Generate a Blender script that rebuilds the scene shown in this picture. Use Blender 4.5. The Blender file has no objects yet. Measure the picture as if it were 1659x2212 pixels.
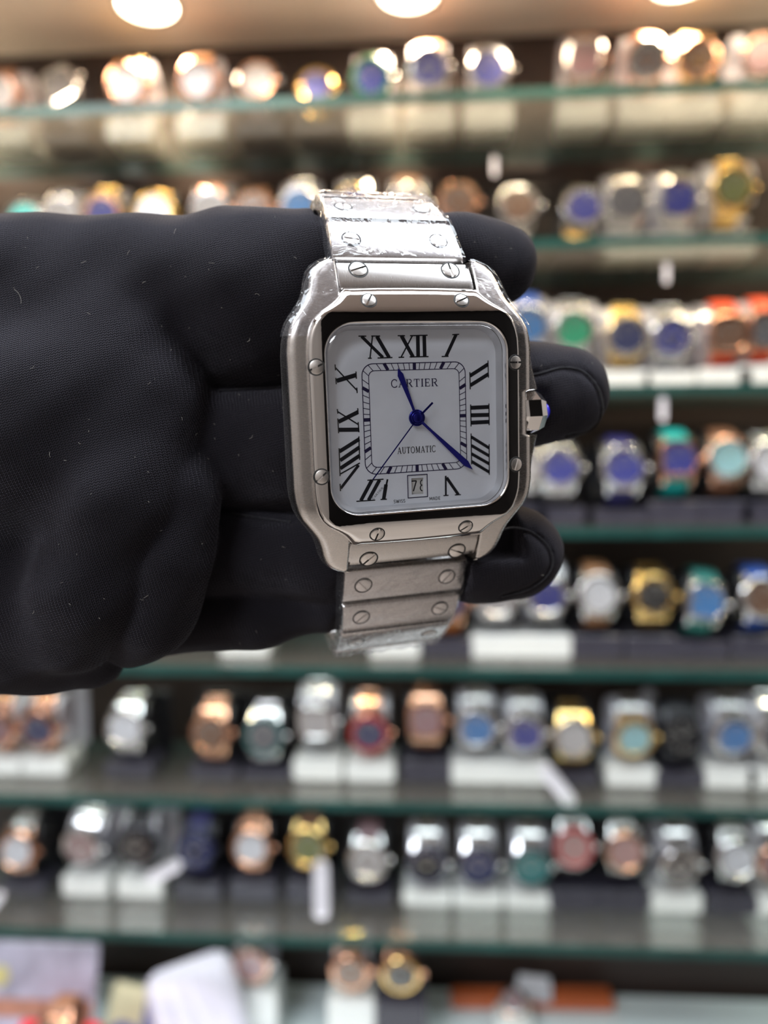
import bpy, math, random
import numpy as np
from mathutils import Matrix, Vector
from mathutils.geometry import tessellate_polygon

random.seed(7)
SC = bpy.context.scene
COL = SC.collection

# ------------------------------------------------------------------ camera
IMG_W, IMG_H, F_PX = 1659, 2212, 1663.0
CX, CY = 829.5, 1106.0
CAM_LOC = Vector((0.0, 0.0, 1.45))
YAW, PITCH, ROLL = math.radians(3.6), math.radians(-3.8), math.radians(-0.45)
CAM_M = (Matrix.Translation(CAM_LOC) @ Matrix.Rotation(YAW, 4, 'Z') @ Matrix.Rotation(PITCH, 4, 'X')
         @ Matrix(((1, 0, 0, 0), (0, 0, -1, 0), (0, 1, 0, 0), (0, 0, 0, 1))) @ Matrix.Rotation(ROLL, 4, 'Z'))
cam = bpy.data.cameras.new('camera')
cam.sensor_fit = 'HORIZONTAL'
cam.sensor_width = 36.0
cam.lens = 36.0 * F_PX / IMG_W
cam.clip_start = 0.005
cam.dof.use_dof = True
cam.dof.focus_distance = 0.124
cam.dof.aperture_fstop = 11.5
cam_o = bpy.data.objects.new('camera', cam)
COL.objects.link(cam_o)
cam_o.matrix_world = CAM_M
SC.camera = cam_o

# ------------------------------------------------------------------ colour management, world, shop light and added fill
SC.view_settings.view_transform = 'Standard'
SC.view_settings.look = 'None'
SC.view_settings.exposure = 0.15
SC.view_settings.gamma = 1.0
SC.view_settings.use_curve_mapping = False
SC.cycles.max_bounces = 8
SC.cycles.glossy_bounces = 4
SC.cycles.transmission_bounces = 4
SC.cycles.transparent_max_bounces = 16
SC.cycles.diffuse_bounces = 3
SC.cycles.sample_clamp_indirect = 6.0
SC.cycles.use_denoising = True

world = bpy.data.worlds.new('shop_ambience')
world.use_nodes = True
world.node_tree.nodes['Background'].inputs[0].default_value = (0.85, 0.9, 1.0, 1)
world.node_tree.nodes['Background'].inputs[1].default_value = 0.25
SC.world = world


def area_light(name, loc, size, size_y, power, color, rot=(0, 0, 0), shape='RECTANGLE', spread=math.pi):
    l = bpy.data.lights.new(name, 'AREA')
    l.shape = shape
    l.size = size
    if shape == 'RECTANGLE':
        l.size_y = size_y
    l.energy = power
    l.color = color
    l.spread = spread
    o = bpy.data.objects.new(name, l)
    o.location = loc
    o.rotation_euler = rot
    COL.objects.link(o)
    return o


COOL = (0.86, 0.93, 1.0)
area_light('overhead_soft_light', (0.0, 0.22, 2.64), 2.6, 0.5, 54, COOL)
area_light('overhead_soft_light', (-0.95, -1.45, 2.64), 1.0, 0.8, 50, COOL)  # added soft fill from behind the camera, lifts the held watch's dial


# ------------------------------------------------------------------ helpers
def link(o, parent=None):
    COL.objects.link(o)
    if parent is not None:
        o.parent = parent
    return o


def tag(o, label=None, cat=None, group=None, kind=None):
    if label:
        o['label'] = label
    if cat:
        o['category'] = cat
    if group:
        o['group'] = group
    if kind:
        o['kind'] = kind
    return o


class MB:
    """collects vertices and faces for one mesh"""
    def __init__(s):
        s.v, s.f = [], []

    def add(s, verts, faces):
        n = len(s.v)
        s.v.extend([tuple(p) for p in verts])
        s.f.extend([tuple(i + n for i in f) for f in faces])
        return s

    def box(s, c, d, M=None):
        x, y, z = d[0] / 2, d[1] / 2, d[2] / 2
        vs = [Vector((c[0] + a * x, c[1] + b * y, c[2] + e * z)) for a in (-1, 1) for b in (-1, 1) for e in (-1, 1)]
        if M is not None:
            vs = [M @ p for p in vs]
        return s.add(vs, [(0, 1, 3, 2), (4, 6, 7, 5), (0, 4, 5, 1), (2, 3, 7, 6), (0, 2, 6, 4), (1, 5, 7, 3)])

    def rbox(s, c, d, r, M=None, n=3):
        """box with rounded corners in xz and small top and bottom chamfers"""
        x, y, z = d[0] / 2, d[1] / 2, d[2] / 2
        ring = []
        for (sx, sz, a0) in ((1, 1, 0), (-1, 1, 90), (-1, -1, 180), (1, -1, 270)):
            for k in range(n + 1):
                a = math.radians(a0 + 90 * k / n)
                ring.append((sx * (x - r) + r * math.cos(a), sz * (z - r) + r * math.sin(a)))
        m = len(ring)
        e = r * .5
        rows = [(-y, (x - e) / x, (z - e) / z), (-y + e, 1, 1), (y - e, 1, 1), (y, (x - e) / x, (z - e) / z)]
        vs = [Vector((c[0] + p * fx, c[1] + yy, c[2] + q * fz)) for yy, fx, fz in rows for p, q in ring]
        if M is not None:
            vs = [M @ p for p in vs]
        fs = [tuple(range(m))]
        for k in range(3):
            for i in range(m):
                j = (i + 1) % m
                fs.append((k * m + i, k * m + m + i, k * m + m + j, k * m + j))
        fs.append(tuple(reversed(range(3 * m, 4 * m))))
        return s.add(vs, fs)

    def lathe(s, prof, seg=32, axis='y', M=None, shape=None):
        """profile (r, h) turned about an axis; shape(angle) scales the radius"""
        vs = []
        for r, h in prof:
            for k in range(seg):
                a = 2 * math.pi * k / seg
                q = r * (shape(a) if shape else 1)
                p = (q * math.cos(a), h, q * math.sin(a)) if axis == 'y' else (
                    (q * math.cos(a), q * math.sin(a), h) if axis == 'z' else (h, q * math.cos(a), q * math.sin(a)))
                vs.append(Vector(p) if M is None else M @ Vector(p))
        fs = []
        n = len(prof)
        for i in range(n - 1):
            for k in range(seg):
                j = (k + 1) % seg
                fs.append((i * seg + k, i * seg + j, i * seg + seg + j, i * seg + seg + k))
        if prof[0][0] > 0:
            fs.append(tuple(range(seg)))
        if prof[-1][0] > 0:
            fs.append(tuple(range((n - 1) * seg, n * seg)))
        return s.add(vs, fs)

    def quadstroke(s, x1, y1, x2, y2, w, z=0.0, M=None):
        d = math.hypot(x2 - x1, y2 - y1) or 1e-9
        nx, ny = -(y2 - y1) / d * w / 2, (x2 - x1) / d * w / 2
        vs = [Vector((x1 - nx, y1 - ny, z)), Vector((x2 - nx, y2 - ny, z)), Vector((x2 + nx, y2 + ny, z)), Vector((x1 + nx, y1 + ny, z))]
        if M is not None:
            vs = [M @ p for p in vs]
        return s.add(vs, [(0, 1, 2, 3)])

    def tube(s, pts, r, seg=6):
        pts = [Vector(p) for p in pts]
        n = len(pts)
        vs = []
        for i, p in enumerate(pts):
            t = (pts[min(i + 1, n - 1)] - pts[max(i - 1, 0)]).normalized()
            a = t.orthogonal().normalized() if i == 0 else (a - t * a.dot(t)).normalized()
            b = t.cross(a)
            rr = r[i] if isinstance(r, (list, tuple)) else r
            for k in range(seg):
                g = 2 * math.pi * k / seg
                vs.append(p + (a * math.cos(g) + b * math.sin(g)) * rr)
        fs = [tuple(reversed(range(seg)))]
        for i in range(n - 1):
            for k in range(seg):
                j = (k + 1) % seg
                fs.append((i * seg + k, i * seg + j, i * seg + seg + j, i * seg + seg + k))
        fs.append(tuple(range((n - 1) * seg, n * seg)))
        return s.add(vs, fs)

    def mesh(s, name, mat=None, smooth=True, scale=1.0, angle=35):
        me = bpy.data.meshes.new(name)
        vs = s.v if scale == 1.0 else [(x * scale, y * scale, z * scale) for x, y, z in s.v]
        me.from_pydata(vs, [], s.f)
        me.validate()
        import bmesh
        b = bmesh.new()
        b.from_mesh(me)
        bmesh.ops.recalc_face_normals(b, faces=b.faces[:])
        if smooth:
            for f in b.faces:
                f.smooth = True
            for e in b.edges:
                if len(e.link_faces) == 2 and e.calc_face_angle(0) > math.radians(angle):
                    e.smooth = False
        b.to_mesh(me)
        b.free()
        if mat is not None:
            me.materials.append(mat)
        return me


def obj(name, me, parent=None, mat=None, M=None, loc=None):
    o = bpy.data.objects.new(name, me)
    link(o, parent)
    if M is not None:
        o.matrix_local = M
    if loc is not None:
        o.location = loc
    if mat is not None:
        if not me.materials:
            me.materials.append(mat)
        o.material_slots[0].link = 'OBJECT'
        o.material_slots[0].material = mat
    return o


def empty(name, loc=(0, 0, 0), M=None):
    o = bpy.data.objects.new(name, None)
    o.empty_display_size = 0.01
    link(o)
    if M is not None:
        o.matrix_world = M
    else:
        o.location = loc
    return o


# ------------------------------------------------------------------ materials
def principled(name, color, rough=.5, metal=0.0, spec=.5, coat=0.0, trans=0.0, emit=None, estr=0.0, sheen=0.0):
    m = bpy.data.materials.new(name)
    m.use_nodes = True
    b = m.node_tree.nodes['Principled BSDF']
    b.inputs['Base Color'].default_value = (*color, 1)
    b.inputs['Roughness'].default_value = rough
    b.inputs['Metallic'].default_value = metal
    b.inputs['Specular IOR Level'].default_value = spec
    b.inputs['Coat Weight'].default_value = coat
    b.inputs['Transmission Weight'].default_value = trans
    b.inputs['Sheen Weight'].default_value = sheen
    if emit:
        b.inputs['Emission Color'].default_value = (*emit, 1)
        b.inputs['Emission Strength'].default_value = estr
    return m


def N(m, t, **kw):
    n = m.node_tree.nodes.new(t)
    for k, v in kw.items():
        setattr(n, k, v)
    return n


def L(m, a, b):
    m.node_tree.links.new(a, b)


def noise_vary(m, scale=(30, 30, 30), amount=.15, rough=.0, bump=0.0, dist=.0005, detail=4):
    """procedural variation of base colour, roughness and relief"""
    b = m.node_tree.nodes['Principled BSDF']
    tc = N(m, 'ShaderNodeTexCoord')
    mp = N(m, 'ShaderNodeMapping')
    mp.inputs['Scale'].default_value = scale
    nz = N(m, 'ShaderNodeTexNoise')
    nz.inputs['Scale'].default_value = 1.0
    nz.inputs['Detail'].default_value = detail
    L(m, tc.outputs['Object'], mp.inputs['Vector'])
    L(m, mp.outputs['Vector'], nz.inputs['Vector'])
    col = tuple(b.inputs['Base Color'].default_value)
    if amount:
        r = N(m, 'ShaderNodeValToRGB')
        r.color_ramp.elements[0].position = .3
        r.color_ramp.elements[1].position = .7
        r.color_ramp.elements[0].color = tuple(c * (1 - amount) for c in col[:3]) + (1,)
        r.color_ramp.elements[1].color = tuple(min(1, c * (1 + amount)) for c in col[:3]) + (1,)
        L(m, nz.outputs['Fac'], r.inputs['Fac'])
        L(m, r.outputs['Color'], b.inputs['Base Color'])
    if rough:
        mr = N(m, 'ShaderNodeMapRange')
        r0 = b.inputs['Roughness'].default_value
        mr.inputs['To Min'].default_value = max(.02, r0 - rough)
        mr.inputs['To Max'].default_value = r0 + rough
        L(m, nz.outputs['Fac'], mr.inputs['Value'])
        L(m, mr.outputs['Result'], b.inputs['Roughness'])
    if bump:
        bp = N(m, 'ShaderNodeBump')
        bp.inputs['Strength'].default_value = bump
        bp.inputs['Distance'].default_value = dist
        L(m, nz.outputs['Fac'], bp.inputs['Height'])
        L(m, bp.outputs['Normal'], b.inputs['Normal'])
    return m


def thin_clear(name, tint, gloss_rough, gloss=.08, haze=0.0, haze_col=(1, 1, 1), bump=None, top=.6):
    """clear sheet: see-through body, fresnel gloss and a little haze"""
    m = bpy.data.materials.new(name)
    m.use_nodes = True
    nt = m.node_tree
    nt.nodes.remove(nt.nodes['Principled BSDF'])
    out = nt.nodes['Material Output']
    tr = N(m, 'ShaderNodeBsdfTransparent')
    tr.inputs[0].default_value = (*tint, 1)
    gl = N(m, 'ShaderNodeBsdfGlossy')
    gl.inputs['Roughness'].default_value = gloss_rough
    gl.inputs['Color'].default_value = (1, 1, 1, 1)
    fr = N(m, 'ShaderNodeLayerWeight')
    fr.inputs['Blend'].default_value = .35
    mr = N(m, 'ShaderNodeMapRange')
    mr.inputs['To Min'].default_value = gloss
    mr.inputs['To Max'].default_value = min(1, gloss + top)
    L(m, fr.outputs['Fresnel'], mr.inputs['Value'])
    mx = N(m, 'ShaderNodeMixShader')
    L(m, mr.outputs['Result'], mx.inputs[0])
    body = tr.outputs[0]
    if haze:
        df = N(m, 'ShaderNodeBsdfDiffuse')
        df.inputs[0].default_value = (*haze_col, 1)
        tl = N(m, 'ShaderNodeBsdfTranslucent')
        tl.inputs[0].default_value = (*haze_col, 1)
        m2 = N(m, 'ShaderNodeMixShader')
        m2.inputs[0].default_value = .5
        L(m, df.outputs[0], m2.inputs[1])
        L(m, tl.outputs[0], m2.inputs[2])
        m3 = N(m, 'ShaderNodeMixShader')
        m3.inputs[0].default_value = haze
        L(m, tr.outputs[0], m3.inputs[1])
        L(m, m2.outputs[0], m3.inputs[2])
        body = m3.outputs[0]
    L(m, body, mx.inputs[1])
    L(m, gl.outputs[0], mx.inputs[2])
    if bump:
        tc = N(m, 'ShaderNodeTexCoord')
        nz = N(m, 'ShaderNodeTexNoise')
        nz.inputs['Scale'].default_value = bump[0]
        nz.inputs['Detail'].default_value = 3
        nz.inputs['Distortion'].default_value = 1.2
        bp = N(m, 'ShaderNodeBump')
        bp.inputs['Strength'].default_value = bump[1]
        bp.inputs['Distance'].default_value = bump[2]
        L(m, tc.outputs['Object'], nz.inputs['Vector'])
        L(m, nz.outputs['Fac'], bp.inputs['Height'])
        L(m, bp.outputs['Normal'], gl.inputs['Normal'])
        L(m, bp.outputs['Normal'], fr.inputs['Normal'])
    L(m, mx.outputs[0], out.inputs['Surface'])
    return m


MAT = {}
MAT['polished'] = noise_vary(principled('polished_steel', (.80, .78, .77), .05, 1), (900, 900, 900), 0, .025, 0)
MAT['brushed'] = noise_vary(principled('brushed_steel', (.66, .63, .61), .26, 1), (1500, 40000, 1500), .05, .07, .10, .00001)
MAT['brushed_x'] = noise_vary(principled('brushed_steel_links', (.60, .575, .56), .26, 1), (40000, 1200, 1200), .05, .05, .10, .00001)
MAT['crystal'] = thin_clear('watch_crystal', (.97, .98, 1), .01, .035)
MAT['film'] = thin_clear('clear_film', (.98, .98, 1), .04, .03, .03, (.93, .93, 1.0), bump=(150, .9, .0012), top=.28)
MAT['dial'] = noise_vary(principled('dial_white', (.86, .87, .91), .38), (300, 300, 300), .02)
MAT['ink'] = principled('dial_ink', (.008, .008, .012), .45)
MAT['ink_blue'] = principled('track_ink', (.018, .012, .06), .45)
MAT['blue_steel'] = principled('blued_steel', (.012, .012, .20), .28, .7)
MAT['cabochon'] = principled('blue_cabochon', (.01, .01, .75), .08, 0, .8, 1.0)
MAT['date'] = principled('date_disc', (.72, .70, .66), .5)
MAT['groove'] = principled('dark_gap', (.02, .02, .02), .6)


def at_z(px, py, z):
    """point where the sight line through an image point meets the level z"""
    d = CAM_M.to_3x3() @ Vector(((px - CX) / F_PX, -(py - CY) / F_PX, -1.0))
    return CAM_LOC + d * ((z - CAM_LOC.z) / d.z)


def at(px, py, y):
    """point where the sight line through an image point meets the upright plane y (metres in front of the lens)"""
    d = CAM_M.to_3x3() @ Vector(((px - CX) / F_PX, -(py - CY) / F_PX, -1.0))
    return CAM_LOC + d * ((y - CAM_LOC.y) / d.y)


EYE = CAM_LOC.z
SHELF_TOP = [EYE + h for h in (.2986, .1795, .0607, -.0569, -.1765, -.2950, -.4191)]       # seven glass shelves, top to bottom
COUNTER_TOP = EYE - .5645
FRONT_Y, BACK_Y = .647, .783
X0, X1 = -1.0, 1.0
GLASS_T = .008

# ------------------------------------------------------------------ the room and the display wall
MAT['wood'] = noise_vary(principled('dark_walnut_veneer', (.030, .018, .0145), .5), (3, 3, 40), .35, .1)
MAT['black_panel'] = noise_vary(principled('black_lining', (.012, .010, .010), .6), (20, 20, 20), .2)
MAT['soffit'] = noise_vary(principled('cream_soffit', (.62, .55, .50), .35), (6, 6, 6), .05)
MAT['paint'] = noise_vary(principled('room_paint', (.30, .26, .23), .7), (4, 4, 4), .06)
MAT['ceiling'] = noise_vary(principled('ceiling_paint', (.62, .52, .47), .7), (4, 4, 4), .04)
MAT['tile'] = noise_vary(principled('floor_tile', (.38, .33, .29), .3), (5, 5, 5), .1)
MAT['dark_reflection'] = noise_vary(principled('dark_reflection_panel', (.008, .0065, .006), .6, 0, .1), (3, 3, 30), .3)  # for the added panels, dark so that the bezel mirrors something dark


def structure(name, c, d, mat):
    o = obj(name, MB().box((0, 0, 0), d).mesh(name, smooth=False), None, MAT[mat], loc=c)
    return tag(o, kind='structure')


RX, RY0, RY1, RH = 1.6, -1.9, .80, 2.7
structure('floor', (0, (RY0 + RY1) / 2, -.02), (2 * RX + .1, RY1 - RY0 + .1, .04), 'tile')
structure('ceiling', (0, (RY0 + RY1) / 2, RH + .02), (2 * RX + .1, RY1 - RY0 + .1, .04), 'ceiling')
structure('wall_left', (-RX - .02, (RY0 + RY1) / 2, RH / 2), (.04, RY1 - RY0, RH), 'paint')
structure('wall_right', (RX + .02, (RY0 + RY1) / 2, RH / 2), (.04, RY1 - RY0, RH), 'paint')
structure('reflection_panel_right', (RX - .012, (RY0 - .45) / 2, RH / 2), (.02, -.45 - RY0, RH), 'dark_reflection')  # unseen panel, added to darken the reflection in the bezel's right side
structure('wall_front', (0, RY0 - .02, RH / 2), (2 * RX + .08, .04, RH), 'paint')
structure('reflection_panel_front', (1.28, RY0 + .012, RH / 2), (.60, .02, RH), 'dark_reflection')  # unseen panel behind the camera, added as a dark reflection for the bezel
structure('wall_back', (0, RY1 + .02, RH / 2), (2 * RX + .08, .04, RH), 'wood')
SOFFIT_Z = EYE + .420
structure('trim_1', (0, (.52 + RY1) / 2, SOFFIT_Z + .10), (2 * RX, RY1 - .52, .20), 'soffit')

# downlights let into the soffit
MAT['lamp'] = principled('lamp_diffuser', (1, .9, .78), .4, emit=(1.0, .86, .66), estr=16)
MAT['lamp_ring'] = principled('lamp_ring', (.75, .70, .65), .25, .6)
ring_me = MB().lathe([(.0255, 0), (.0255, -.003), (.030, -.003), (.031, 0)], 40, 'z').mesh('lamp_ring', MAT['lamp_ring'])
lens_me = MB().lathe([(.0255, -.0005), (.022, -.0028), (.012, -.0038), (.0, -.0042)], 40, 'z').mesh('lamp_lens', MAT['lamp'])
lamp_y = .72
lx0 = at(318, 6, lamp_y).x
lx1 = at(882, -26, lamp_y).x
lamp_names = {0: 'round warm downlight in the soffit above the rose gold watches at left',
              1: 'round warm downlight in the soffit nearest the middle of the frame',
              2: 'round warm downlight in the soffit cut by the top edge at right'}
for k in range(-2, 5):
    x = lx0 + (lx1 - lx0) * k
    t = empty('downlight', (x, lamp_y, SOFFIT_Z))
    tag(t, lamp_names.get(k, 'round warm downlight in the back row of the soffit, outside the frame'), 'lamp', 'soffit downlights')
    obj('lamp_ring', ring_me, t)
    obj('lamp_lens', lens_me, t)
    l = area_light('downlight_beam', (x, lamp_y, SOFFIT_Z - .012), .05, .05, .8, (1.0, .74, .48), shape='DISK', spread=math.radians(150))
for k in range(-1, 5):                                  # second row of the same lamps at the soffit's front edge, above the frame
    x = lx0 + (lx1 - lx0) * (k - .5)
    t = empty('downlight', (x, .565, SOFFIT_Z))
    tag(t, 'round warm downlight at the front of the soffit, above the frame', 'lamp', 'front soffit downlights')
    obj('lamp_ring', ring_me, t)
    obj('lamp_lens', lens_me, t)
    l = area_light('downlight_beam', (x, .565, SOFFIT_Z - .012), .05, .05, .9, (1.0, .78, .54), shape='DISK', spread=math.radians(150))

# glass shelves: clear slab, green polished front edge, dark back edge
MAT['shelf'] = thin_clear('shelf_glass', (.91, .94, .92), .05, .04, .09, (.62, .58, .54))
MAT['edge'] = noise_vary(principled('glass_edge', (.011, .062, .056), .3, 0, .5), (30, 30, 30), .25)
MAT['edge_dark'] = principled('glass_back_edge', (.008, .055, .058), .3)
shelf_names = ['top', 'second', 'third', 'fourth', 'fifth', 'sixth', 'seventh']
W = X1 - X0
for k, z in enumerate(SHELF_TOP):
    t = empty('glass_shelf', (0, FRONT_Y, z - GLASS_T))
    tag(t, ['topmost clear glass shelf with green edge, under the soffit', 'second glass shelf from the top, level with the bracelet top',
            'third glass shelf from the top, behind the middle fingertip', 'fourth glass shelf, carrying the turquoise strap watch',
            'fifth glass shelf, just under the gloved hand', 'sixth glass shelf, third row of watches from the bottom edge',
            'lowest glass shelf, right above the white counter'][k], 'shelf', 'glass display shelves')
    d = BACK_Y - FRONT_Y
    slab = MB()
    zs = (0, GLASS_T)
    slab.add([(X0, .0012, zs[1]), (X1, .0012, zs[1]), (X1, d - .0012, zs[1]), (X0, d - .0012, zs[1])], [(0, 1, 2, 3)])
    slab.add([(X0, .0012, zs[0]), (X1, .0012, zs[0]), (X1, d - .0012, zs[0]), (X0, d - .0012, zs[0])], [(0, 3, 2, 1)])
    obj('glass_slab', slab.mesh('glass_slab', smooth=False), t, MAT['shelf'])
    obj('front_edge', MB().box((0, .0006, GLASS_T / 2), (W, .0012, GLASS_T)).mesh('front_edge', smooth=False), t, MAT['edge'])
    obj('back_edge', MB().box((0, d - .0006, GLASS_T / 2), (W, .0012, GLASS_T)).mesh('back_edge', smooth=False), t, MAT['edge_dark'])

# white counter at the bottom
MAT['counter'] = noise_vary(principled('white_counter_glass', (.78, .86, .88), .15), (8, 8, 8), .03)
ct = empty('display_counter', (0, .63, 0))
tag(ct, 'white glass topped counter under the lowest shelf', 'counter')
obj('counter_top', MB().box((0, .06, COUNTER_TOP - .01), (2 * RX - .01, .20, .02)).mesh('counter_top', smooth=False), ct, MAT['counter'])
obj('cabinet_body', MB().box((0, .065, (COUNTER_TOP - .02) / 2), (2 * RX - .03, .18, COUNTER_TOP - .021)).mesh('cabinet_body', smooth=False), ct, MAT['wood'])

# ------------------------------------------------------------------ display watches
def metal(name, c, r=.16):
    return noise_vary(principled(name, c, r, 1), (300, 300, 300), .04, .04)


MAT['steel'] = metal('steel', (.72, .71, .72))
MAT['rose'] = metal('rose_gold', (.72, .40, .27))
MAT['gold'] = metal('yellow_gold', (.80, .55, .22))
MAT['black'] = metal('black_coating', (.05, .05, .06), .3)
MAT['ceramic'] = principled('ceramic_white', (.75, .76, .85), .2)
for nm, c in dict(white=(.70, .72, .80), silverd=(.50, .48, .50), blue=(.035, .045, .30), sky=(.06, .22, .55), navy=(.02, .03, .12), blackd=(.012, .012, .016),
                  greend=(.02, .38, .20), olive=(.16, .18, .07), teal=(.03, .22, .24), ice=(.35, .65, .72), brown=(.16, .085, .055), mauve=(.30, .17, .19),
                  grey=(.12, .12, .14), cyan=(.02, .55, .50), pink=(.50, .30, .30)).items():
    MAT['d_' + nm] = noise_vary(principled('dial_' + nm, c, .3, .25, coat=.5), (120, 120, 120), .12)
for nm, c in dict(red=(.75, .07, .015), tan=(.40, .20, .10), turq=(.0, .42, .42), navys=(.02, .02, .14), brownl=(.20, .09, .05), blacks=(.02, .02, .025),
                  bluer=(.03, .10, .45), mauves=(.26, .16, .18), orange=(.55, .18, .04), tealr=(.04, .25, .22)).items():
    MAT['s_' + nm] = noise_vary(principled('strap_' + nm, c, .5), (200, 200, 200), .08)
MAT['b_green'] = principled('bezel_green', (.02, .20, .10), .2, .2)
MAT['b_teal'] = principled('bezel_teal', (.02, .12, .13), .2, .2)
MAT['b_red'] = principled('bezel_red', (.45, .03, .04), .25, .2)
MAT['b_navy'] = principled('bezel_navy', (.015, .02, .08), .2, .2)
MAT['marker'] = principled('markers', (.8, .78, .75), .2, .6)
MAT['acrylic'] = thin_clear('acrylic', (.97, .97, 1), .08, .06, .55, (.92, .92, 1.0))
MAT['white_block'] = noise_vary(principled('white_block', (.80, .81, .80), .22, coat=.5), (40, 40, 40), .02)
MAT['dark_block'] = noise_vary(principled('dark_block', (.045, .042, .060), .35), (40, 40, 40), .1)
MAT['dark_ring'] = principled('dark_ring', (.012, .012, .016), .4)
MAT['tag_white'] = principled('tag_paper', (.80, .79, .85), .5)

mm = .001
RL = 23.5       # half depth of the closed bracelet
RZ = 28.5       # half height of it


def mesh_case(kind):
    if kind == 'round':
        sh = None
    elif kind == 'octagon':
        sh = lambda a: .97 / max(math.cos(((a + math.pi / 8) % (math.pi / 4)) - math.pi / 8), .5) * .985
    else:                                               # cushion
        sh = lambda a: .9 / (abs(math.cos(a)) ** 4 + abs(math.sin(a)) ** 4) ** .25
    m = MB().lathe([(0, 3.0), (16, 3.0), (18.6, 2.4), (19.3, 0), (18.8, -2.6), (17.6, -3.4), (0, -3.4)], 32, 'y', shape=sh)
    for sx in (-1, 1):
        for sz in (-1, 1):                             # lugs
            m.add([(sx * 10.9, -1.6, sz * 13), (sx * 14.4, -1.2, sz * 12), (sx * 12.2, 5.5, sz * 21.5), (sx * 10.9, 5.3, sz * 21.5),
                   (sx * 10.9, 2.8, sz * 13), (sx * 14.4, 2.8, sz * 12), (sx * 12.2, 9.5, sz * 20.5), (sx * 10.9, 9.5, sz * 20.5)],
                  [(0, 1, 2, 3), (4, 7, 6, 5), (0, 4, 5, 1), (1, 5, 6, 2), (2, 6, 7, 3), (3, 7, 4, 0)])
    return m.mesh('watch_case', MAT['steel'], scale=mm)


def mesh_bezel(kind):
    sh = None if kind == 'round' else (lambda a: .98 / max(math.cos(((a + math.pi / 8) % (math.pi / 4)) - math.pi / 8), .5)) if kind == 'octagon' else \
        (lambda a: .93 / (abs(math.cos(a)) ** 4 + abs(math.sin(a)) ** 4) ** .25)
    return MB().lathe([(17.9, -2.9), (17.7, -4.2), (16.9, -5.0), (14.6, -5.2), (13.9, -4.4), (13.9, -3.4)], 40, 'y', shape=sh).mesh('bezel', MAT['steel'], scale=mm)


def mesh_bracelet(metalband):
    """closed band: linked and grooved for metal, plain and tapering for leather or rubber"""
    m = MB()
    n = 34 if metalband else 30
    a0, a1 = math.radians(37), math.radians(323)
    cols = [-1, -.94, -.36, -.32, .32, .36, .94, 1] if metalband else [-1, -.9, 0, .9, 1]
    rows = []
    for i in range(n):
        u0, u1 = i / n, (i + 1) / n
        us = [u0 + .06 / n, u0 + .2 / n, u1 - .2 / n, u1 - .06 / n] if metalband else [u0]
        hs = [-.45, 0, 0, -.45] if metalband else [0]
        rows += list(zip(us, hs))
    if not metalband:
        rows.append((1, 0))
    vs, fs = [], []
    nc = len(cols)
    for u, h in rows:
        a = a0 + (a1 - a0) * u
        w = 10.6 - 2.2 * math.sin(math.pi * u)
        for sgn in (1, -1):
            for c in cols:
                g = (-.35 if metalband and abs(abs(c) - .34) < .03 else (.5 * (1 - c * c) - .2))
                r = 1.5 + h + g if sgn == 1 else -1.2
                vs.append((c * w, -(RL + r) * math.cos(a), (RZ + r) * math.sin(a)))
    rw = 2 * nc
    for i in range(len(rows) - 1):
        b = i * rw
        for j in range(nc - 1):
            fs.append((b + j, b + j + 1, b + rw + j + 1, b + rw + j))
            fs.append((b + nc + j, b + rw + nc + j, b + rw + nc + j + 1, b + nc + j + 1))
        fs.append((b, b + rw, b + rw + nc, b + nc))
        fs.append((b + nc - 1, b + rw - 1, b + 2 * rw - 1, b + rw + nc - 1))
    for b in (0, (len(rows) - 1) * rw):
        for j in range(nc - 1):
            fs.append((b + j, b + j + 1, b + nc + j + 1, b + nc + j))
    return m.add(vs, fs).mesh('bracelet', MAT['steel'], scale=mm)


def mesh_markers():
    m = MB()
    for k in range(12):
        if k == 3:
            continue
        M = Matrix.Rotation(math.radians(30 * k), 4, 'Y')
        m.box((0, -4.15, 11.4), (1.2 if k % 3 else 1.9, .5, 2.8), M)
    return m.mesh('hour_markers', MAT['marker'], smooth=False, scale=mm)


def mesh_chrono():
    m = MB()
    for x, z in ((-5.6, 0), (5.6, 0), (0, -5.6)):
        m.lathe([(3.0, -4.0), (3.0, -4.25), (2.4, -4.25), (2.3, -4.1), (0, -4.1)], 20, 'y', Matrix.Translation((x, 0, z)))
    return m.mesh('subdials', MAT['steel'], scale=mm)


CASE = {k: mesh_case(k) for k in ('round', 'octagon', 'cushion')}
BEZEL = {k: mesh_bezel(k) for k in ('round', 'octagon', 'cushion')}
BAND = {True: mesh_bracelet(True), False: mesh_bracelet(False)}
DIAL_ME = MB().lathe([(14.6, -3.3), (14.6, -3.9), (0, -3.95)], 32, 'y').mesh('dial', MAT['d_white'], scale=mm)
MARK_ME = mesh_markers()
CHRONO_ME = mesh_chrono()
HAND_H = MB().box((0, -4.5, 3.4), (1.1, .2, 8.4)).mesh('hand', MAT['marker'], smooth=False, scale=mm)
HAND_M = MB().box((0, -4.8, 5.0), (.8, .2, 12.0)).mesh('hand', MAT['marker'], smooth=False, scale=mm)
CROWN_ME = MB().lathe([(2.0, 18.2), (2.6, 19.6), (2.9, 20.2), (2.9, 22.4), (2.4, 23.0), (0, 23.1)], 14, 'x').mesh('crown', MAT['steel'], scale=mm)


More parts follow.
